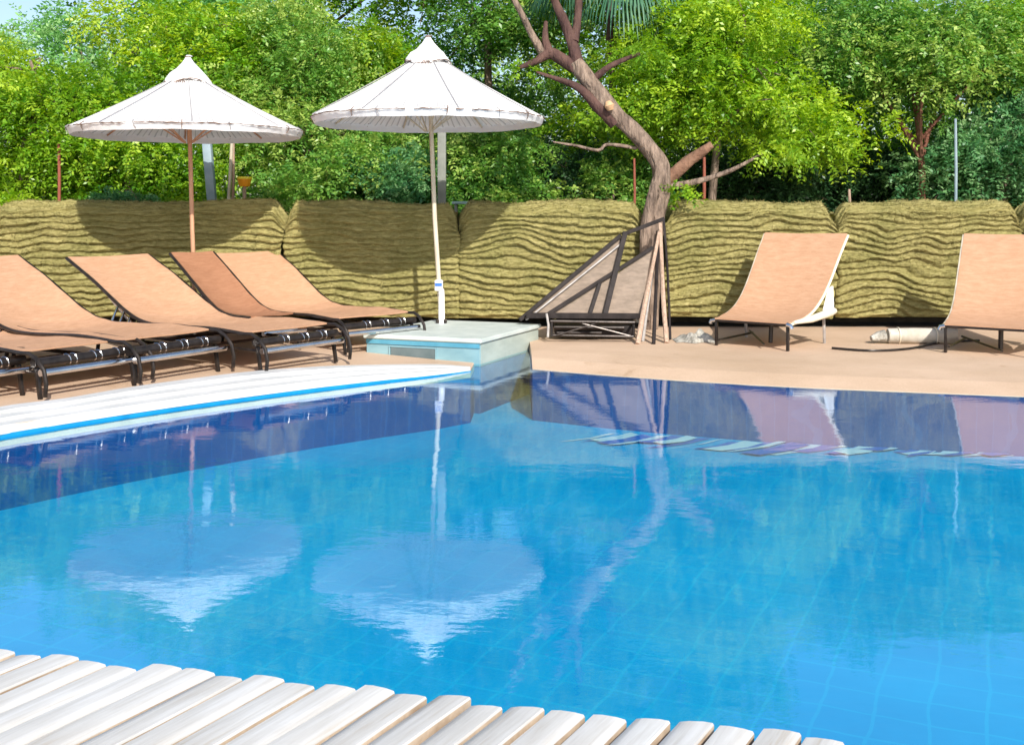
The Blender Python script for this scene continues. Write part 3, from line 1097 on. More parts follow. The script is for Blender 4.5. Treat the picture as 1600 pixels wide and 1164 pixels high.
def build_chaise(name, prof, w0, w1, sl_mat, foot_curve=True):
    root = empty(name, (0, 0, 0))
    b = MB()
    pr = sling_mesh(b, prof, w0, w1)
    b.build('sling', sl_mat, root, ang=60)
    ns = len(pr)
    for s in (-1, 1):
        b = MB()
        pts = []
        for i, (y, z) in enumerate(pr):
            w_ = w0 + (w1 - w0) * i / (ns - 1)
            pts.append(Vector((s * (w_ / 2 + .012), y, z - .012)))
        if foot_curve:
            x = s * (w0 / 2 + .012)
            head = [Vector((x, y, z)) for y, z in [(-.235, .03), (-.245, .11), (-.225, .19), (-.16, .255), (-.08, .287)]]
            pts = head + pts
        b.tube([tuple(p) for p in pts], .0135, 8)
        b.build('side_rail', M['steel_dark'], root)
    # foot cross bars: polished round bar over dark lower tube
    b = MB()
    b.tube([(-w0 / 2, -.10, .225), (w0 / 2, -.10, .225)], .03, 12)
    b.build('cross_bar', M['steel_dark'], root)
    b = MB()
    b.tube([(-w0 / 2, -.17, .17), (w0 / 2, -.17, .17)], .022, 12)
    b.build('polished_bar', M['chrome'], root)
    for t in (-.22, .02, .25):
        x = t * w0
        b = MB()
        b.tube([(x + .004 * i, -.10 + .032 * math.cos(a), .225 + .032 * math.sin(a)) for i, a in enumerate([i * PI / 6 for i in range(25)])], .004, 5)
        b.build('lashing', M['chrome'], root)
    for s in (-1, 1):
        x = s * (w0 / 2 - .03)
        b = MB()
        b.bar((x, -.13, .0), (x, -.09, .21), .028, .02, up=(1, 0, 0))
        b.build('leg', M['steel_dark'], root)
        b = MB()
        yb = prof[-4][0]
        xb = s * ((w0 + w1) / 4 + .0)
        b.bar((xb, yb + .02, .0), (xb, yb - .03, prof[-4][1] - .03), .028, .02, up=(1, 0, 0))
        b.build('leg', M['steel_dark'], root)
    # lower side tubes and back prop
    b = MB()
    for s in (-1, 1):
        b.tube([(s * w0 * .44, -.1, .16), (s * w0 * .44, prof[-4][0], .17)], .012, 8)
    b.tube([(-w0 * .44, .45, .165), (w0 * .44, .45, .165)], .012, 8)
    b.tube([(-w0 * .44, 1.0 if prof[-1][0] > 1.6 else .6, .168), (w0 * .44, 1.0 if prof[-1][0] > 1.6 else .6, .168)], .012, 8)
    b.build('under_frame', M['steel_dark'], root)
    yh, zh = prof[-2]
    for s in (-1, 1):
        b = MB()
        b.bar((s * w1 * .46, yh, zh - .03), (s * w1 * .46, prof[-4][0] + .05, .17), .03, .012, up=(1, 0, 0))
        b.build('prop', M['chrome'], root)
    b = MB()
    for q in range(4):
        yy = prof[-4][0] + .02 + q * .09
        zs_ = np.interp(yy, [p[0] for p in prof], [p[1] for p in prof]) - .02
        b.bar((-w0 * .5 + .01, yy + .04, zs_), (-w0 * .5 - .15, yy - .05, zs_ - .14 - .02 * q), .034, .012, up=(1, 0, 0))
    b.build('ratchet', M['chrome'], root)
    return root


def place(o, foot, theta, sy=1.0, sz=1.0):
    """foot: ground point under the foot edge's middle; theta: heading from foot to back"""
    o.location = (foot[0], foot[1], DECK)
    o.rotation_euler = (0, 0, theta - PI / 2)
    o.scale = (1, sy, sz)


GL = 'peach sling loungers round the pool'
proto = build_chaise('sun_lounger', PROF_L, .80, .78, M['sling'])
place(proto, (-1.68, 8.16), R(143.5))
tag(proto, 'peach sling lounger left of the narrow sling chair, its whole back and foot in view', 'sun lounger', GL)
l3 = copy_tree(proto)
place(l3, (-2.44, 7.66), R(148), 1.0, 1.02)
tag(l3, 'peach sling lounger whose back is cut off at the photo edge, between two others', 'sun lounger', GL)
l2 = copy_tree(proto)
place(l2, (-2.85, 7.14), R(149))
tag(l2, 'peach sling lounger in the front row showing only its seat and dark foot bar', 'sun lounger', GL)
l1 = copy_tree(proto)
place(l1, (-3.40, 6.64), R(150))
tag(l1, 'nearest lounger at the left photo edge, only its curved foot rails and legs showing', 'sun lounger', GL)
l6 = copy_tree(proto)
place(l6, (-1.18, 9.18), R(136.5), .86, .985)
tag(l6, 'peach sling lounger with its foot behind the blue plinth, farthest in the row', 'sun lounger', GL)
PROF_S = [(0, .30), (.25, .30), (.45, .33), (.65, .42), (.95, .60), (1.27, .79)]
l5 = build_chaise('sling_chair', PROF_S, .42, .42, M['sling_shade'], False)  # stands in shade; the darker cloth colour carries that shade
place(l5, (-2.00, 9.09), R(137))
tag(l5, 'narrow sling chair coloured as shaded, between two peach loungers in front of the wooden pole', 'sling chair')

PROF_R = [(0, .235), (.18, .25), (.42, .30), (.62, .40), (.80, .55), (1.02, .78), (1.2, .955)]


def build_upright():
    root = empty('sun_lounger', (0, 0, 0))
    w0, w1 = .68, .80
    b = MB()
    pr = sling_mesh(b, PROF_R, w0, w1, sag=.02)
    b.build('sling', M['sling'], root, ang=60)
    ns = len(pr)
    for s in (-1, 1):
        b = MB()
        pts = [Vector((s * (w0 + (w1 - w0) * i / (ns - 1)) / 2 + s * .006, y + .008, z - .016)) for i, (y, z) in enumerate(pr)]
        b.tube(pts[::2] if len(pts) % 2 else pts[::2] + [pts[-1]], .012, 8)
        b.build('side_rail', M['cream'], root)
        x = s * (w0 / 2 - .015)
        b = MB()
        b.bar((x, .02, 0), (x, .02, .225), .03, .022, up=(1, 0, 0))
        b.build('leg', M['steel_dark'], root)
        b = MB()
        b.bar((s * .37, .72, 0), (s * .37, .70, .27), .026, .02, up=(1, 0, 0))
        b.build('leg', M['frame_grey'], root)
        b = MB()
        b.tube([(x, .0, .222), (x + s * .035, -.004, .215), (x + s * .045, -.004, .19)], .018, 8)
        b.build('corner_cap', M['chrome'], root)
    b = MB()
    b.tube([(-w0 / 2, .01, .218), (w0 / 2, .01, .218)], .012, 8)
    b.tube([(-.34, .70, .22), (.34, .70, .22)], .012, 8)
    b.tube([(-.3, .02, .05), (-.3, .7, .05)], .01, 8)
    b.tube([(.1, .05, .04), (-.32, .68, .07)], .009, 8)
    b.tube([(.05, .3, .02), (.05, .32, .2)], .02, 8)
    b.build('under_frame', M['steel_dark'], root)
    # cream arm bar and gusset on the right-hand side
    b = MB()
    b.tube([(.36, .06, .235), (.42, .30, .25), (.46, .62, .285), (.465, .70, .292)], [.014, .03, .036, .028], 12)
    b.build('arm_bar', M['cream'], root)
    b = MB()
    q = [Vector((.40, .60, .30)), Vector((.40, .82, .30)), Vector((.40, .80, .50)), Vector((.40, .72, .47))]
    b.add([p + Vector((o_, 0, 0)) for o_ in (0, .02) for p in q],
          [(0, 1, 2, 3), (7, 6, 5, 4), (0, 4, 5, 1), (1, 5, 6, 2), (2, 6, 7, 3), (3, 7, 4, 0)])
    b.build('gusset', M['white_paint'], root, smooth=False)
    return root


r1 = build_upright()
place(r1, (2.02, 9.22), R(53))
tag(r1, 'peach sling lounger with raised back and cream arm bar, between tree and right edge', 'sun lounger', GL)
r2 = copy_tree(r1)
place(r2, (3.83, 8.76), R(57))
tag(r2, 'upright peach sling lounger at the right photo edge, half of it cut off', 'sun lounger', GL)

# ------------------------------------------------------------------ thatched screen panels


def screen_panel(x0, x1, seed, label, warp, slope=0.0, z0=.17, z1=1.275):
    W = x1 - x0
    H = z1 - z0
    D = .30
    nu = int(W / .013)
    # profile: front face bottom -> top -> back
    prof = []
    for k in range(120):
        prof.append((0.0, H * k / 120 * .965))
    for k in range(18):
        a = PI / 2 * k / 18
        prof.append((.10 - .10 * math.cos(a), H * .965 - .06 + .06 * .0 + .10 * math.sin(a) * .95))
    for k in range(14):
        prof.append((.10 + (D - .1) * k / 13, H * .965 + .035))
    prof = np.array(prof)
    # arc length
    arc = np.concatenate([[0], np.cumsum(np.hypot(*(prof[1:] - prof[:-1]).T))])
    nv = len(prof)
    U, V = np.meshgrid(np.linspace(0, W, nu), arc)
    tang = np.gradient(prof, axis=0)
    tang /= np.linalg.norm(tang, axis=1)[:, None] + 1e-9
    nrm = np.stack([-tang[:, 1], tang[:, 0]], 1)   # (y,z) outward from the front
    pitch = .068
    wl = fbm(U * .9 + seed, V * 1.3, seed, 3) * warp
    wf = fbm(U * 4, V * 6, seed + 1, 4) * .62
    ph = V / pitch + wl * 3.2 + wf + slope * U
    f = ph - np.floor(ph)
    rib = np.where(f < .16, (f / .16) ** .7, ((1 - f) / .84) ** .75)
    amp = .052 * (1 + .6 * fbm(U * 3, ph * .7, seed + 2, 3))
    disp = rib * amp + .05 * fbm(U * 1.6, V * 1.8, seed + 3, 3) + .016 * fbm(U * 14, V * 40, seed + 4, 3)
    # round off the vertical ends
    e = np.minimum(U, W - U)
    endr = .05
    tt = np.clip(1 - e / endr, 0, 1)
    roundoff = endr * (1 - np.sqrt(1 - tt ** 2 * .98))
    lowr = np.clip(1 - V / .05, 0, 1) ** 2 * .04
    X = x0 + U + fbm(V * 5, U * 0, seed + 5, 2) * .05 * (np.where(U < W / 2, 1, -1)) * np.clip(1 - e / .2, 0, 1)
    Yv = prof[:, 0][:, None] + nrm[:, 0][:, None] * disp + roundoff + lowr
    t2 = np.clip(1 - e / .11, 0, 1)
    topdrop = np.clip((V - H * .7) / (H * .3), 0, 1) * (t2 ** 1.3) * .16
    Z = z0 + prof[:, 1][:, None] + nrm[:, 1][:, None] * disp - topdrop + .03 * fbm(U * .8, V * 0, seed + 6, 2)
    vs = np.stack([X, WALL_Y + Yv, Z], -1).reshape(-1, 3)
    ii, jj = np.meshgrid(np.arange(nv - 1), np.arange(nu - 1), indexing='ij')
    a = (ii * nu + jj).ravel()
    faces = np.stack([a, a + 1, a + nu + 1, a + nu], 1)
    base = len(vs)
    # fuzz: short fibres on the ribs
    nf = int(9000 * W)
    i_ = rng.integers(6, nv - 2, nf)
    j_ = rng.integers(2, nu - 2, nf)
    ok = rib.reshape(nv, nu)[i_, j_] > .35
    i_, j_ = i_[ok], j_[ok]
    p = vs.reshape(nv, nu, 3)[i_, j_]
    nf = len(p)
    d = np.stack([rng.normal(0, 1, nf), -.5 - rng.random(nf) * .5, rng.normal(-.15, .45, nf)], 1)
    topm = i_ > 125
    d[topm, 2] += .8
    d /= np.linalg.norm(d, axis=1)[:, None]
    ln = rng.uniform(.015, .045, nf)[:, None]
    sd_ = np.cross(d, rng.normal(0, 1, (nf, 3)))
    sd_ /= np.linalg.norm(sd_, axis=1)[:, None] + 1e-9
    q = np.stack([p - sd_ * .003, p + sd_ * .003, p + d * ln], 1).reshape(-1, 3)
    tri = base + np.arange(nf * 3).reshape(-1, 3)
    allv = np.concatenate([vs, q])
    # closing back and ends
    bk = [(x0 + .02, WALL_Y + .02, z0), (x1 - .02, WALL_Y + .02, z0), (x1 - .02, WALL_Y + D, z0), (x0 + .02, WALL_Y + D, z0),
          (x0 + .02, WALL_Y + D, z1 - .06), (x1 - .02, WALL_Y + D, z1 - .06), (x0 + .02, WALL_Y + .08, z1 - .10), (x1 - .02, WALL_Y + .08, z1 - .10)]
    nb = len(allv)
    allv = np.concatenate([allv, np.array(bk)])
    allv -= np.array([(x0 + x1) / 2, WALL_Y, 0])
    F = [tuple(x) for x in faces] + [tuple(x) for x in tri] + [tuple(nb + i for i in f) for f in [(0, 3, 2, 1), (3, 4, 5, 2), (0, 6, 4, 3), (1, 2, 5, 7)]]
    me = bpy.data.meshes.new('thatch_panel')
    me.from_pydata(allv.tolist(), [], F)
    me.materials.append(M['thatch'])
    me.shade_smooth()
    o = bpy.data.objects.new('thatch_panel', me)
    o.location = ((x0 + x1) / 2, WALL_Y, 0)
    COL.objects.link(o)
    return tag(o, label, 'screen panel', 'green thatch panels of the low screen')


wx = lambda px: (px - 800) * WALL_Y / FPX
screen_panel(wx(-420), wx(-9), 21, 'green thatch screen panel cut off by the left photo edge', .25)
screen_panel(wx(-8), wx(443.5), 3, 'long green thatch panel with straight level ribs behind the left row of loungers', .25)
screen_panel(wx(444), wx(717), 5, 'green thatch panel behind the parasol pole that stands on the plinth', .5, .0)
screen_panel(wx(718), wx(1006), 8, 'green thatch panel with sloping wavy ribs, behind the leaning taupe frame', 1.25, .5)
screen_panel(wx(1040), wx(1305), 12, 'green thatch panel behind the lounger with cream arm bar, right of the trunk', 1.0, -.4)
screen_panel(wx(1306), wx(1597), 17, 'green thatch panel with folded wavy ribs, last whole one on the right', 1.5, .2)
screen_panel(wx(1600), wx(1960), 19, 'green thatch panel mostly outside the right photo edge', .8)

# ------------------------------------------------------------------ foliage


def crown_mesh(clumps, n_spray, leaf, K, twig, seed, flat=.6, tint_bias=0.0, droop=.25):
    """clumps: list of (x,y,z,radius). One mesh of small leaves carried in flat sprays."""
    r = np.random.default_rng(seed)
    C_ = np.array([c[:3] for c in clumps])
    RR = np.array([c[3] for c in clumps])
    wts = RR ** 2
    idx = r.choice(len(clumps), n_spray, p=wts / wts.sum())
    d = r.normal(0, 1, (n_spray, 3))
    d /= np.linalg.norm(d, axis=1)[:, None]
    rad = RR[idx] * (.35 + .65 * r.random(n_spray) ** .5) * r.uniform(.8, 1.15, n_spray)
    base = C_[idx] + d * rad[:, None] * np.array([1, 1, flat])
    tint_c = r.normal(0, .16, len(clumps))[idx]
    td = d * np.array([1, 1, .4]) + r.normal(0, .45, (n_spray, 3))
    td[:, 2] -= droop
    td /= np.linalg.norm(td, axis=1)[:, None]
    up = np.array([0, 0, 1]) + r.normal(0, .42, (n_spray, 3)) + d * .25
    side = np.cross(td, up)
    side /= np.linalg.norm(side, axis=1)[:, None] + 1e-9
    nn = np.cross(side, td)
    ln = twig * r.uniform(.6, 1.3, n_spray)
    verts, tints = [], []
    tint_s = r.normal(0, .13, n_spray)
    for k in range(K):
        t = (k // 2 + .5) / (K / 2)
        sgn = 1 if k % 2 else -1
        p = base + td * (ln * t)[:, None] - np.array([0, 0, 1]) * (ln * .35 * t * t)[:, None]
        ld_ = side * sgn * r.uniform(.6, 1.1, n_spray)[:, None] + td * r.uniform(.3, .9, n_spray)[:, None] + nn * r.normal(0, .35, n_spray)[:, None]
        ld_ /= np.linalg.norm(ld_, axis=1)[:, None]
        n2 = nn + r.normal(0, .35, (n_spray, 3))
        ws = np.cross(ld_, n2)
        ws /= np.linalg.norm(ws, axis=1)[:, None] + 1e-9
        ll = leaf * r.uniform(.65, 1.25, n_spray)[:, None] * (1.0 - .25 * abs(t - .5))
        lw = ll * r.uniform(.2, .3, n_spray)[:, None]
        n2 = np.cross(ws, ld_)
        q = np.stack([p, p + ld_ * ll * .45 + ws * lw + n2 * ll * .05, p + ld_ * ll - n2 * ll * .08, p + ld_ * ll * .45 - ws * lw + n2 * ll * .05], 1)
        verts.append(q)
        ti = .5 + tint_bias + tint_c + tint_s + r.normal(0, .10, n_spray)
        tints.append(np.repeat(ti[:, None], 4, 1))
    V = np.concatenate(verts).reshape(-1, 3)
    T = np.clip(np.concatenate(tints).reshape(-1), 0, 1)
    nq = len(V) // 4
    me = bpy.data.meshes.new('crown')
    me.vertices.add(len(V))
    me.vertices.foreach_set('co', V.astype(np.float32).ravel())
    me.loops.add(len(V))
    me.loops.foreach_set('vertex_index', np.arange(len(V), dtype=np.int32))
    me.polygons.add(nq)
    me.polygons.foreach_set('loop_start', np.arange(0, len(V), 4, dtype=np.int32))
    me.update(calc_edges=True)
    at = me.attributes.new('tint', 'FLOAT', 'POINT')
    at.data.foreach_set('value', T.astype(np.float32))
    return me


def make_clumps(lobes, n, seed, rmin=.28, rmax=.5):
    r = random.Random(seed)
    out = []
    vol = [l[3] * l[4] * l[5] for l in lobes]
    for i in range(n):
        l = r.choices(lobes, vol)[0]
        while True:
            v = Vector((r.uniform(-1, 1), r.uniform(-1, 1), r.uniform(-1, 1)))
            if .35 < v.length < 1:
                break
        out.append((l[0] + v.x * l[3], l[1] + v.y * l[4], l[2] + v.z * l[5], r.uniform(rmin, rmax)))
    return out


def tree(name, label, cat, base, lobes, n_clump, n_spray, leaf, col, seed, trunk=None, K=10, twig=.2, tr=.07, tmat='bark', bias=0.0, flat=.6, limbs=12, rmin=.28, rmax=.5, group=None, trunk_name='trunk', droop=.25):
    """lobes are relative to base"""
    root = empty(name, base)
    rr = random.Random(seed)
    n_spray = int(n_spray * 1.3)
    cl = make_clumps(lobes, n_clump, seed, rmin, rmax)
    me = crown_mesh(cl, n_spray, leaf, K, twig, seed, flat, bias, droop)
    me.materials.append(LEAF[col])
    o = bpy.data.objects.new('crown', me)
    finish(o, root)
    b = MB()
    top = max(lobes, key=lambda l: l[2])
    cz = top[2]
    if trunk is None:
        trunk = [(0, 0, -.1), (rr.uniform(-.1, .1), rr.uniform(-.1, .1), cz * .45), (top[0] * .6 + rr.uniform(-.15, .15), top[1] * .6, cz * .8), (top[0], top[1], cz + top[5] * .5)]
    pts = spline(trunk, 6)
    b.tube(pts, [tr * (1 - .8 * i / (len(pts) - 1)) for i in range(len(pts))], 9, wob=.1)
    for q in range(limbs):
        c = rr.choice(cl)
        i0 = rr.randint(len(pts) // 3, len(pts) - 3)
        p0 = Vector(pts[i0])
        p1 = Vector(c[:3])
        m_ = (p0 + p1) / 2 + Vector((rr.uniform(-.15, .15), rr.uniform(-.15, .15), rr.uniform(0, .2)))
        lp = spline([tuple(p0), tuple(m_), tuple(p1)], 5)
        r0 = tr * (1 - .8 * i0 / (len(pts) - 1)) * .75
        b.tube(lp, [r0 * (1 - .8 * i / (len(lp) - 1)) for i in range(len(lp))], 6, wob=.1)
    b.build(trunk_name, M[tmat], root)
    return tag(root, label, cat, group)


def TB(px, Y, z=TERR):
    return ((px - 800) * Y / FPX, Y, z)


def zz(py, Y):
    """height above the bank of picture row py at distance Y"""
    return CAM_H - (py - HZ) * Y / FPX - TERR


GT = 'trees behind the thatch screen'
# bright bushy trees at the left
tree('bushy_tree', 'bright yellow green bushy tree at the left photo edge, leaves down to the screen', 'tree', TB(40, 12.4),
     [(-.2, 0, 1.0, 1.0, .7, .85), (.25, .1, .55, .75, .6, .45), (-.7, .2, 1.6, .7, .6, .5), (.1, -.1, 1.65, .45, .5, .3)], 70, 3600, .062, 'yellow', 101, bias=.05, group=GT)
tree('bushy_tree', 'yellow green bushy tree growing just left of the lower parasol, below its rim', 'tree', TB(205, 12.3),
     [(0, 0, .65, .95, .6, .5), (.6, .1, .5, .6, .5, .35), (-.5, 0, 1.2, .5, .5, .4)], 52, 3000, .058, 'yellow', 102, bias=-.05, group=GT)
tree('leafy_tree', 'fresh green tree rising behind the lower parasol canopy', 'tree', TB(330, 13.6),
     [(0, 0, 1.9, 1.15, .8, .8), (.5, 0, 1.2, .8, .7, .6), (-.7, .2, 2.3, .7, .6, .6)], 70, 3400, .066, 'fresh', 103, bias=.1, group=GT)
tree('feathery_tree', 'tall pale feathery tree with sky showing through at top left', 'tree', TB(150, 15.6),
     [(.3, 0, 2.3, 2.0, .9, .6), (.8, 0, 3.1, 1.5, .9, .6), (1.8, 0, 3.0, 1.0, .8, 1.0)], 60, 2300, .075, 'pale', 104, flat=.45, twig=.3, rmax=.55, group=GT, tmat='bark')
tree('leafy_tree', 'mid green tree filling the gap between the two parasols', 'tree', TB(470, 13.0),
     [(0, 0, 1.2, .9, .7, .8), (.4, .1, .6, .8, .6, .45), (-.1, .2, 2.0, .8, .7, .6)], 66, 3400, .058, 'mid', 105, bias=.14, group=GT)
tree('leafy_tree', 'yellow green maple like tree just left of the taller parasol tip', 'tree', TB(570, 14.2),
     [(0, 0, 2.0, .75, .6, .65), (.35, 0, 1.3, .6, .6, .5), (-.3, 0, 1.1, .5, .5, .5)], 46, 2400, .07, 'fresh', 106, bias=.14, group=GT)
tree('tall_tree', 'tall green tree spreading over the space between the parasol tips', 'tree', TB(520, 17.2),
     [(0, 0, 3.0, 1.9, 1.2, .9), (.9, 0, 4.3, 1.6, 1.2, 1.3), (-.8, 0, 4.6, 1.5, 1.2, 1.1)], 80, 3600, .09, 'fresh', 107, twig=.28, rmin=.35, rmax=.65, bias=-.08, group=GT)
tree('tall_tree', 'dense mid green tree standing behind the right half of the taller parasol', 'tree', TB(770, 15.0),
     [(0, 0, 2.0, 1.2, .9, .9), (.2, 0, 3.4, 1.3, 1.0, 1.2), (-.3, 0, 4.8, 1.2, 1, .9)], 76, 3800, .075, 'mid', 108, twig=.28, bias=-.05, group=GT)
tree('leafy_tree', 'green tree below the taller parasol rim, behind the grey post', 'tree', TB(640, 12.9),
     [(0, 0, .75, .9, .6, .5), (.6, .2, .8, .7, .6, .5)], 46, 2400, .058, 'mid', 109, bias=.08, group=GT)
tree('spreading_tree', 'broad yellow green tree spreading in layers right of the curved trunk', 'tree', TB(1110, 12.3),
     [(-.1, 0, 1.75, .95, .7, .55), (.55, -.1, 1.25, .9, .6, .35), (1.2, -.1, .90, .8, .5, .15), (1.9, -.2, .72, .55, .35, .09), (.2, 0, 2.3, .8, .7, .4), (-.7, .2, 1.3, .6, .5, .35)], 86, 4600, .060, 'yellow', 110, flat=.42, bias=.08, group=GT, tr=.05)
tree('spreading_tree', 'fresh green tree behind the curved trunk, reaching up to the photo top', 'tree', TB(1000, 14.4),
     [(0, 0, 1.6, 1.3, .8, .8), (.5, 0, 2.7, 1.3, .9, .9), (-.5, .2, 3.6, 1.2, .9, .8), (.6, .2, 4.2, 1.2, .9, .8)], 86, 4200, .070, 'fresh', 111, bias=.10, group=GT)
tree('dark_tree', 'mid green tree with a slim reddish trunk, above the last whole panel', 'tree', TB(1440, 12.7),
     [(-.1, 0, 1.75, .8, .6, .6), (-.6, .1, 2.2, .7, .6, .45), (.6, .1, 2.0, .7, .6, .55)], 62, 3300, .060, 'mid', 112, tr=.055, tmat='trunk_red', bias=.07, group=GT,
     trunk=[(0, 0, -.1), (.0, 0, .6), (-.04, 0, 1.1), (-.07, 0, 2.0)])
tree('dark_tree', 'mid green tree behind the yellow green spreading tree, dark below', 'tree', TB(1290, 15.0),
     [(0, 0, 2.3, 1.2, .9, .9), (-.7, 0, 1.5, 1.0, .8, .8), (.5, 0, 1.3, 1.0, .8, .7)], 74, 3600, .075, 'mid', 113, twig=.28, bias=-.06, group=GT)
tree('leafy_tree', 'bright fresh green tree in the upper right corner of the photo', 'tree', TB(1560, 13.6),
     [(0, 0, 2.0, 1.0, .8, .65), (-.5, 0, 2.45, .6, .6, .35), (.7, 0, 2.2, .7, .7, .6)], 62, 3200, .064, 'fresh', 114, bias=.08, group=GT)
tree('dark_tree', 'low blue green tree at the right photo edge above the last panel', 'tree', TB(1560, 12.6),
     [(0, 0, .75, .9, .6, .55), (-.5, .2, .55, .6, .5, .4), (.5, 0, 1.3, .5, .5, .4)], 46, 2400, .062, 'teal', 115, bias=.04, group=GT)
tree('tall_tree', 'tall fresh green tree far back in the upper middle right', 'tree', TB(1240, 17.6),
     [(0, 0, 2.9, 1.7, 1.0, .85), (1.4, 0, 2.8, 1.1, 1.0, .6), (-1.2, 0, 3.7, 1.3, 1, .8)], 70, 3200, .09, 'fresh', 116, twig=.28, rmin=.35, rmax=.6, bias=-.04, group=GT)
# dark shrubs in the shade along the bank
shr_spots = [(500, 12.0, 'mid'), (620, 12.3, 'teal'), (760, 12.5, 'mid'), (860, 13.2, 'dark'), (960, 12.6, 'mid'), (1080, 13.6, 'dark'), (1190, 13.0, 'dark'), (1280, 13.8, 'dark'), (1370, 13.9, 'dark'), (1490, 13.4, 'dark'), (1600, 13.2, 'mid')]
shr_lab = ['mid green shrub at the notch right of the long ribbed panel', 'blue green shrub in shade left of the grey post', 'mid green shrub right of the grey post, below the parasol rim',
           'deep green shrub in dark shade left of the curved trunk', 'mid green shrub touching the curved trunk from the left', 'deep green shrub behind the sawn off stub of the curved trunk',
           'deep green shrub right of the slim red stake', 'deep green shrub behind the notch at the wooden peg', 'deep green shrub in black shade left of the slim reddish trunk',
           'deep green shrub beside the thin pale metal post', 'mid green shrub at the right photo edge above the screen']
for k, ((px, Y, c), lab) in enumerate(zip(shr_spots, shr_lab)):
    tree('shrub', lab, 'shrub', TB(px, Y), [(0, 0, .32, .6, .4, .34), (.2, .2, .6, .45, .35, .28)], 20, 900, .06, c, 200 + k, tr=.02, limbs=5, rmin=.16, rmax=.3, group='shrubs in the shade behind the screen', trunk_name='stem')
tree('shrub', 'small bright lime shrub at the foot of the leftmost tree', 'shrub', TB(16, 11.7), [(0, 0, .16, .13, .12, .14)], 8, 330, .05, 'yellow', 230, tr=.012, limbs=3, rmin=.08, rmax=.14, bias=.25, group='shrubs in the shade behind the screen', trunk_name='stem', K=8, twig=.1)
tree('shrub', 'low dark moss green plant spilling over the long ribbed panel top', 'shrub', TB(205, 11.30, 1.20), [(0, -.05, .13, .32, .12, .06)], 12, 500, .04, 'teal', 231, tr=.012, limbs=3, rmin=.07, rmax=.12, group='shrubs in the shade behind the screen', trunk_name='stem', K=8, twig=.1)

# far wood: one mass closing the view behind the trees
r_ = random.Random(77)
cl = []
for k in range(240):
    x = r_.uniform(-17, 17)
    y = r_.uniform(18.6, 23)
    hmax = 4.1 + .8 * math.sin(x * .9 + 1) + .6 * math.sin(x * 2.3)
    if x < -7.0:
        hmax = 3.6
    if x > 4.5:
        hmax = 4.0
    cl.append((x, y, r_.uniform(1.2, hmax), r_.uniform(.5, .95)))
me = crown_mesh(cl, 13000, .12, 10, .38, 300, .7, 0.0)
me.materials.append(LEAF['mid'])
o = finish(bpy.data.objects.new('woodland', me))
tag(o, 'dark woodland closing the view behind the trees', 'woodland', kind='stuff')
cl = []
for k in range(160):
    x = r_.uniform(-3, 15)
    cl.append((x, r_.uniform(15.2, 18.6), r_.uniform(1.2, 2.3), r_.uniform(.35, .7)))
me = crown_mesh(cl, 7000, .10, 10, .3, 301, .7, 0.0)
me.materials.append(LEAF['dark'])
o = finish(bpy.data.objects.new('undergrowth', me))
tag(o, 'deep green undergrowth filling the shade beneath the trees', 'undergrowth', kind='stuff')

# ------------------------------------------------------------------ the curved tree
TY = 10.72
base = P(1016, 505, TY)
base.z = DECK
root = empty('curved_tree', base)


def TP(px, py, dy=0.0):
    return tuple(P(px, py, TY + dy) - base)


b = MB()
tpx = [(1014, 520, 15), (1016, 455, 14.5), (1018, 395, 14), (1024, 345, 14.5), (1031, 305, 15), (1034, 275, 14.5), (1025, 246, 13.5), (994, 210, 13), (960, 176, 12.5), (935, 145, 13), (912, 117, 13.5), (899, 97, 12.5)]
sp = spline([(*TP(x, y), r) for x, y, r in tpx], 6)
b.tube([tuple(p[:3]) for p in sp], [p[3] * TY / FPX for p in sp], 20, wob=.07)
# swelling seam of the second stem, lower part
sp = spline([(*TP(x, y, -.06), r) for x, y, r in [(1006, 500, 10), (1008, 400, 9.5), (1012, 345, 10), (1023, 300, 10), (1031, 262, 8), (1018, 235, 5)]], 6)
b.tube([tuple(p[:3]) for p in sp], [p[3] * TY / FPX for p in sp], 12, wob=.08)
b.build('trunk', M['bark'], root, ang=60)


def limb(name, pts, m, n=9):
    b = MB()
    sp = spline([(*TP(x, y, d), r) for x, y, r, d in pts], 6)
    b.tube([tuple(p[:3]) for p in sp], [max(.004, p[3] * TY / FPX) for p in sp], n, wob=.1)
    return b.build(name, m, root, ang=60)


limb('branch', [(905, 110, 11, 0), (880, 94, 10, .02), (858, 84, 9, .05), (838, 96, 6, .0), (812, 106, 3, -.05)], M['bark_dark'])
limb('branch', [(858, 84, 10, .05), (852, 64, 6, .05), (853, 34, 3, .08)], M['bark_dark'])
limb('branch', [(848, 84, 7, .05), (835, 62, 6, .0), (820, 32, 5, -.05), (800, -8, 4.5, -.1), (785, -60, 3, -.1)], M['bark'])
limb('branch', [(903, 105, 12, 0), (895, 72, 9, .0), (884, 40, 8, .02), (868, 5, 6.5, .05), (855, -40, 4, .1)], M['bark_dark'])
limb('branch', [(896, 66, 9, 0), (901, 40, 6.5, .05), (904, 10, 6, .1), (902, -50, 5, .2)], M['bark_dark'])
limb('branch', [(930, 122, 6, 0), (955, 103, 4.5, -.05), (1000, 84, 2.5, -.1)], M['bark_dark'])
limb('branch', [(962, 192, 13, .02), (930, 162, 9, -.02), (900, 135, 6, -.05), (865, 122, 3.5, -.1), (838, 113, 1.8, -.12)], M['bark_dark'])
limb('branch', [(1036, 287, 11, .05), (1062, 264, 10, .05), (1090, 242, 8.5, .03), (1113, 226, 5.5, .0)], M['stub'], 12)
limb('twig', [(1045, 292, 6, .05), (1100, 281, 4.5, .0), (1145, 265, 3.5, -.05), (1196, 238, 1.5, -.1)], M['bark'])
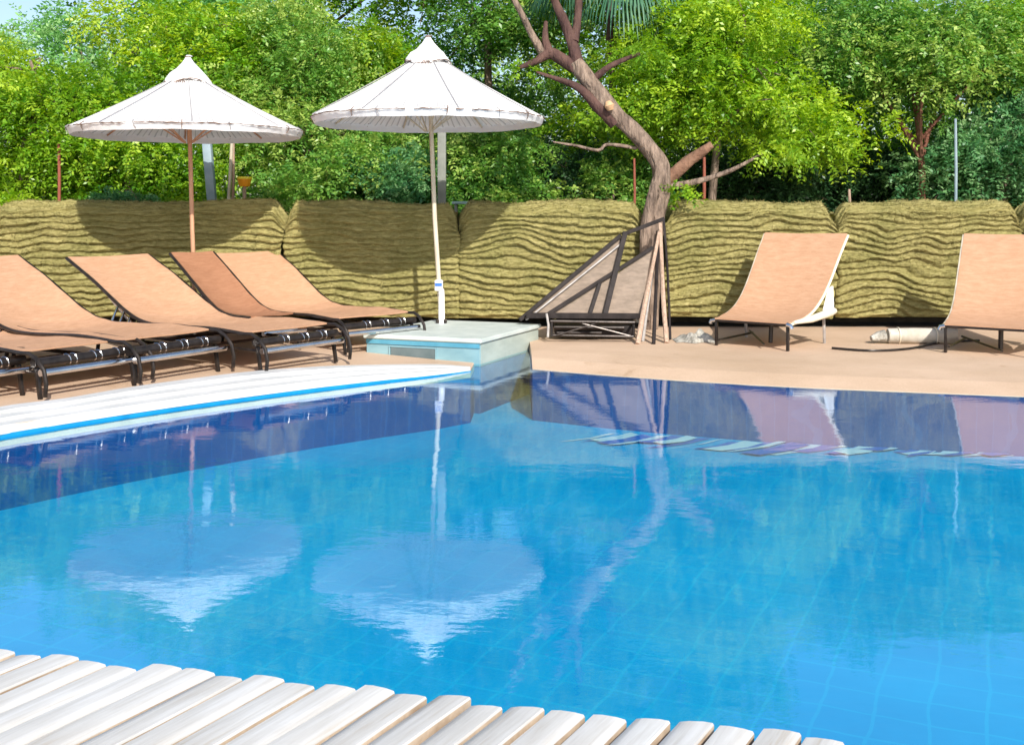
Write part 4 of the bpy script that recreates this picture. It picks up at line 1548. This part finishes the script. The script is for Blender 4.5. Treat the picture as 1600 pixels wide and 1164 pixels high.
limb('twig', [(995, 232, 3, .05), (950, 226, 2.5, -.02), (935, 235, 2.5, -.05), (900, 228, 2.2, -.05), (864, 222, 1.2, -.08)], M['bark'])
b = MB()
c0, c1 = Vector(TP(950, 160, -.10)), Vector(TP(954, 172, -.105))
b.tube([c0, (c0 + c1) / 2 + Vector((0, -.012, 0)), c1], [.03, .05, .03], 12)
b.build('scar', M['cut_wood'], root)
cl = []
for (px, py, d, r0) in [(800, -70, -.1, .3), (860, -60, .1, .35), (905, -75, .2, .35), (840, -130, 0, .4), (930, -150, .1, .4), (1010, 75, -.1, .14), (820, 110, -.05, .10), (1060, 300, -.02, .09), (1070, 292, -.02, .09), (1200, 232, -.1, .12), (1230, 235, -.1, .12), (760, -110, 0, .35), (980, -110, .2, .3)]:
    q = TP(px, py, d)
    cl.append((*q, r0))
me = crown_mesh(cl, 1500, .055, 10, .16, 400, .6, .1)
me.materials.append(LEAF['yellow'])
finish(bpy.data.objects.new('crown', me), root)
tag(root, 'leaning tree with a bare curved trunk, forked dark branches and a sawn off stub', 'tree')

# ------------------------------------------------------------------ leaning frame and poles at the trunk
FY = 10.1
root = empty('leaning_frame', (0, 0, 0))
fb = G(900, 528, DECK)
root.location = fb


def FP(px, py, Y):
    return P(px, py, Y) - fb


# frame plane leans back towards the trunk: distance grows upwards
def FQ(px, py, off=0.0):
    Y = 9.72 + (530 - py) / 190 * .55 + off
    return FP(px, py, Y)


b = MB()
q = [FQ(818, 497), FQ(968, 372), FQ(976, 376), FQ(965, 428), FQ(1018, 390), FQ(1000, 497)]
nn = (q[1] - q[0]).cross(q[5] - q[0]).normalized() * .006
b.add([p + nn for p in q] + [p - nn for p in q], [(0, 1, 2, 3), (0, 3, 4, 5), (9, 8, 7, 6), (11, 10, 9, 6)] + [(i, (i + 1) % 6, 6 + (i + 1) % 6, 6 + i) for i in range(6)])
b.build('mesh_panel', M['taupe'], root, smooth=False)


def fbar(name, a, c, w_, m, off=-.03):
    b = MB()
    b.bar(FQ(*a, off), FQ(*c, off), w_, .028, up=(0, 1, 0))
    b.build(name, m, root, smooth=False)


fbar('frame_bar', (970, 368), (812, 500), .036, M['frame_dark'])
fbar('edge_trim', (974, 378), (822, 500), .014, M['frame_grey'], -.035)
fbar('frame_bar', (1020, 387), (856, 491), .034, M['frame_dark'], -.034)
fbar('frame_bar', (977, 363), (945, 493), .046, M['frame_dark'], -.062)
fbar('frame_bar', (937, 443), (921, 493), .034, M['frame_dark'], -.064)
fbar('frame_bar', (972, 367), (1038, 342), .036, M['frame_dark'], -.03)
fbar('frame_bar', (822, 493), (1002, 494), .05, M['frame_dark'], -.095)
# lower tray of dark tubes
b = MB()
z0 = DECK - fb.z
for (x0, y0, x1, y1, r0) in [(860, 502, 992, 504, .014), (862, 524, 990, 526, .012), (862, 502, 862, 526, .012), (990, 503, 990, 527, .012), (900, 503, 985, 525, .008), (940, 503, 870, 524, .008)]:
    b.tube([FP(x0, y0, 9.66), FP(x1, y1, 9.64)], r0, 8)
for (x0, y0, x1, y1, r0) in [(866, 512, 975, 513, .02), (870, 520, 940, 520, .012)]:
    b.tube([FP(x0, y0, 9.78), FP(x1, y1, 9.76)], r0, 8)
b.tube([FP(862, 502, 9.66), FP(868, 500, 10.2)], .012, 8)
b.tube([FP(990, 503, 9.66), FP(992, 500, 10.2)], .012, 8)
b.build('tray', M['steel_dark'], root)
b = MB()
b.box(FP(926, 514, 9.95), (.7, .3, .10), bevel=.02)
b.build('folded_pad', M['frame_dark'], root)
b = MB()
b.tube([FP(854, 490, 9.66), FP(857, 508, 9.64), FP(856, 527, 9.62)], .011, 8)
b.build('leg', M['frame_grey'], root)
tag(root, 'broken dark framed panel of taupe mesh leaning against the curved trunk', 'frame')


def pole(label, a, c, r0, r1, m, Ya, Yc):
    pa, pc = P(*a, Ya), P(*c, Yc)
    b = MB()
    sp = spline([tuple(pa - pc), tuple((pa - pc) * .5 + Vector((random.uniform(-.012, .012), 0, 0))), (0, 0, 0)], 6)
    b.tube(sp, [r0 + (r1 - r0) * i / (len(sp) - 1) for i in range(len(sp))], 9, wob=.08)
    o = b.build('timber_pole', m)
    o.location = pc
    tag(o, label, 'pole', 'timber poles leaning on the trunk')


pole('pale timber pole leaning leftmost on the curved trunk, foot splayed towards the frame', (1032, 352), (996, 538), .016, .024, M['timber'], 10.42, FPX * (CAM_H - DECK) / (538 - HZ))
pole('thin grey timber pole just right of the splayed pale pole', (1031, 356), (1004, 534), .013, .014, M['frame_grey'], 10.44, 9.70)
pole('dark upright pole in the middle of the bundle at the trunk', (1028, 362), (1021, 538), .016, .017, M['frame_dark'], 10.40, 9.50)
pole('tan timber pole leaning on the right of the trunk, foot turned outward', (1031, 350), (1041, 536), .018, .022, M['timber'], 10.42, 9.58)
pole('dark pole at the right side of the bundle, beside the tan timber', (1037, 345), (1047, 530), .012, .012, M['frame_dark'], 10.46, 9.76)

# ------------------------------------------------------------------ small things on the deck
b = MB()
pc = G(1085, 533, DECK)
nU, nV = 26, 14
for i in range(nU):
    for j in range(nV):
        u, v = i / (nU - 1), j / (nV - 1)
        h_ = math.sin(PI * u) ** .6 * math.sin(PI * v) ** .6 * (.05 + .09 * u)
        h_ *= 1 + .22 * math.sin(u * 17 + v * 5) + .2 * math.sin(v * 13 - u * 9)
        b.v.append(((u - .5) * .36, (v - .5) * .3 + .04 * math.sin(u * 11), max(.004, h_ * .8)))
for i in range(nU - 1):
    for j in range(nV - 1):
        a = i * nV + j
        b.f.append((a, a + nV, a + nV + 1, a + 1))
        b.mi.append(0)
o = b.build('crumpled_cloth', M['cloth'], ang=80)
o.location = pc
tag(o, 'crumpled pale cloth lying on the deck between the poles and the lounger', 'cloth')

rc = G(1432, 537, DECK)
root = empty('rolled_mat', rc, R(-2))
b = MB()
sp = [(-.26, .0, .068), (.30, .02, .068)]
b.tube([(-.25, 0, .068), (-.24, 0, .068), (0, 0, .07), (.34, .02, .066)], [.058, .066, .068, .066], 20, wob=.03)
b.build('roll', M['mat'], root)
b = MB()
b.tube([(-.40, -.02, .045), (-.33, 0, .06), (-.27, 0, .068)], [.022, .045, .055], 14, wob=.05)
b.build('end_flap', M['cloth'], root)
b = MB()
for x in (-.16, .16):
    b.tube([(x, .071 * math.cos(i * PI / 10), .069 + .071 * math.sin(i * PI / 10)) for i in range(21)], .006, 5, caps=False)
b.build('strap', M['cream'], root)
tag(root, 'rolled white mat lying under the thatch panel beside the cut off upright lounger', 'rolled mat')
b = MB()
hp = [G(1300, 546, DECK), G(1360, 550, DECK), G(1420, 547, DECK), G(1470, 537, DECK), G(1530, 534, DECK)]
sp = spline([(p.x - hp[0].x, p.y - hp[0].y, .012) for p in hp], 8)
b.tube(sp, .01, 8)
o = b.build('hose', M['steel_dark'])
o.location = hp[0]
tag(o, 'thin dark hose running over the deck between the two upright loungers', 'hose')

# ------------------------------------------------------------------ posts and things behind the screen


def post(name, label, cat, px, py_top, Y, wpx, m, cap=None, lean=0.0, sq=True, py_bot=None, group=None):
    z_top = CAM_H - (py_top - HZ) * Y / FPX
    x = (px - 800) * Y / FPX
    root = empty(name, (x, Y, TERR))
    w_ = wpx * Y / FPX
    b = MB()
    if sq:
        b.bar((0, 0, -.15), (lean, 0, z_top - TERR), w_, w_, bevel=.006)
    else:
        b.tube([(0, 0, -.15), (lean * .5 + .006, 0, (z_top - TERR) * .5), (lean, 0, z_top - TERR)], [w_ / 2, w_ / 2, w_ / 2.3], 10, wob=.05)
    b.build('shaft', m, root)
    if cap:
        b = MB()
        b.box((lean, 0, z_top - TERR + .012), (w_ * 1.25, w_ * 1.25, .024), bevel=.005)
        b.build('cap', cap, root)
    return tag(root, label, cat, group)


post('post', 'square grey post right behind the taller parasol pole', 'post', 690.5, 140, 11.7, 13, M['post_grey'], M['post_grey'])
post('post', 'blue grey leaning post behind the lower parasol pole', 'post', 336, 200, 11.7, 13, M['post_blue'], M['post_blue'], lean=-.10)
post('stake', 'paler of two wooden stakes beside the blue grey leaning post', 'stake', 354, 212, 11.65, 5, M['pole_pale'], lean=.06, sq=False)
post('stake', 'wooden stake next to the yellow and orange bucket', 'stake', 363, 214, 11.68, 5, M['timber'], lean=.01, sq=False)
post('stake', 'slim red stake standing right of the curved trunk, below the sawn stub', 'stake', 1099, 246, 11.5, 5, M['post_red'], lean=.01, sq=False)
post('stake', 'thin dark red stake left of the curved trunk base', 'stake', 991, 248, 11.6, 4, M['post_red'], sq=False)
post('stake', 'brown stake among the bright leaves at left', 'stake', 92, 225, 11.6, 5, M['post_red'], sq=False)
post('post', 'thin pale metal post at the upper right, above the last whole panel', 'post', 1493, 186, 11.6, 4.5, M['post_blue'], sq=False)
post('peg', 'short wooden peg standing in the notch between two right panels', 'peg', 1327, 296, 11.2, 4.5, M['timber'], sq=False)

root = empty('bucket', (*TB(382, 11.6)[:2], TERR))
zb = CAM_H - (292 - HZ) * 11.6 / FPX - TERR
b = MB()
b.tube([(0, 0, zb), (0, 0, zb + .012), (0, 0, zb + .085)], [.052, .058, .076], 20)
b.build('tub', M['orange'], root)
b = MB()
b.tube([(0, 0, zb + .082), (0, 0, zb + .106)], [.08, .082], 20)
b.build('rim', M['yellow'], root)
b = MB()
b.tube([(0, 0, -.1), (0, .0, zb)], .02, 8)
b.tube([(.0, 0, zb * .5), (.18, -.02, zb * .45), (.3, 0, zb * .2)], .008, 6)
b.build('stem', M['timber'], root)
tag(root, 'small orange bucket with yellow rim on a stick behind the screen', 'bucket')

root = empty('flat_table', (*TB(733, 11.7)[:2], TERR))
b = MB()
b.box((0, 0, .19), (.36, .3, .03), bevel=.008)
b.build('tabletop', M['teal'], root)
for sx in (-.14, .14):
    for sy in (-.11, .11):
        b = MB()
        b.bar((sx, sy, -.1), (sx, sy, .175), .025, .025)
        b.build('leg', M['post_grey'], root)
tag(root, 'low flat pale teal table behind the screen, beside the grey post', 'table')

for (px, w_, h_, lab) in [(54, .13, .17, 'upright weathered stone block on the bank above the long ribbed panel'), (100, .18, .16, 'broad weathered stone block beside the brown stake on the bank')]:
    b = MB()
    b.box((0, 0, h_ / 2 - .01), (w_, .12, h_), Matrix.Rotation(random.uniform(-.3, .3), 3, 'Z'), .02)
    o = b.build('stone_block', M['block'])
    o.location = TB(px, 11.5)
    tag(o, lab, 'stone block')

# fan palm above the curved tree
px_, PY = 955, 13.2
root = empty('fan_palm', TB(px_, PY))
b = MB()
sp = spline([(0, 0, -.1), (.03, 0, 1.2), (-.02, 0, 2.3), (0, 0, 3.0)], 6)
b.tube(sp, .045, 10, wob=.1)
b.build('trunk', M['bark_dark'], root)
rr = random.Random(9)
for k in range(13):
    az = 2 * PI * k / 13 + rr.uniform(-.2, .2)
    el = rr.uniform(-.5, .6)
    dirv = Vector((math.cos(az) * math.cos(el), math.sin(az) * math.cos(el), math.sin(el)))
    b = MB()
    c0 = Vector((0, 0, 3.0))
    c1 = c0 + dirv * .5 + Vector((0, 0, .06))
    b.tube([c0, (c0 + c1) / 2 + Vector((0, 0, .05)), c1], .009, 6)
    sidev = dirv.cross(Vector((0, 0, 1))).normalized()
    for j in range(34):
        a = (j / 33 - .5) * 2.6
        dv = (dirv * math.cos(a) + sidev * math.sin(a)).normalized()
        ln = .78 * (1 - .25 * abs(a) / 1.3)
        wv = dv.cross(Vector((0, 0, 1))).normalized() * .011
        p0 = c1
        p1 = c1 + dv * ln * .5 + Vector((0, 0, -.06))
        p2 = c1 + dv * ln * .82 + Vector((0, 0, -.28 - rr.uniform(0, .1)))
        p3 = p2 + dv * .06 + Vector((0, 0, -.22))
        b.add([p0 - wv * .3, p0 + wv * .3, p1 + wv, p1 - wv, p2 + wv * .8, p2 - wv * .8, p3], [(0, 1, 2, 3), (3, 2, 4, 5), (5, 4, 6)])
    b.build('frond', M['palm'], root)
tag(root, 'fan palm with hanging blue green fronds at the photo top, above the curved trunk', 'palm')

SC.cycles.max_bounces = 10
SC.cycles.transparent_max_bounces = 12
SC.cycles.use_adaptive_sampling = False
SC.cycles.use_denoising = True
SC.cycles.denoiser = 'OPENIMAGEDENOISE'
SC.cycles.denoising_input_passes = 'RGB_ALBEDO_NORMAL'
SC.cycles.denoising_prefilter = 'ACCURATE'
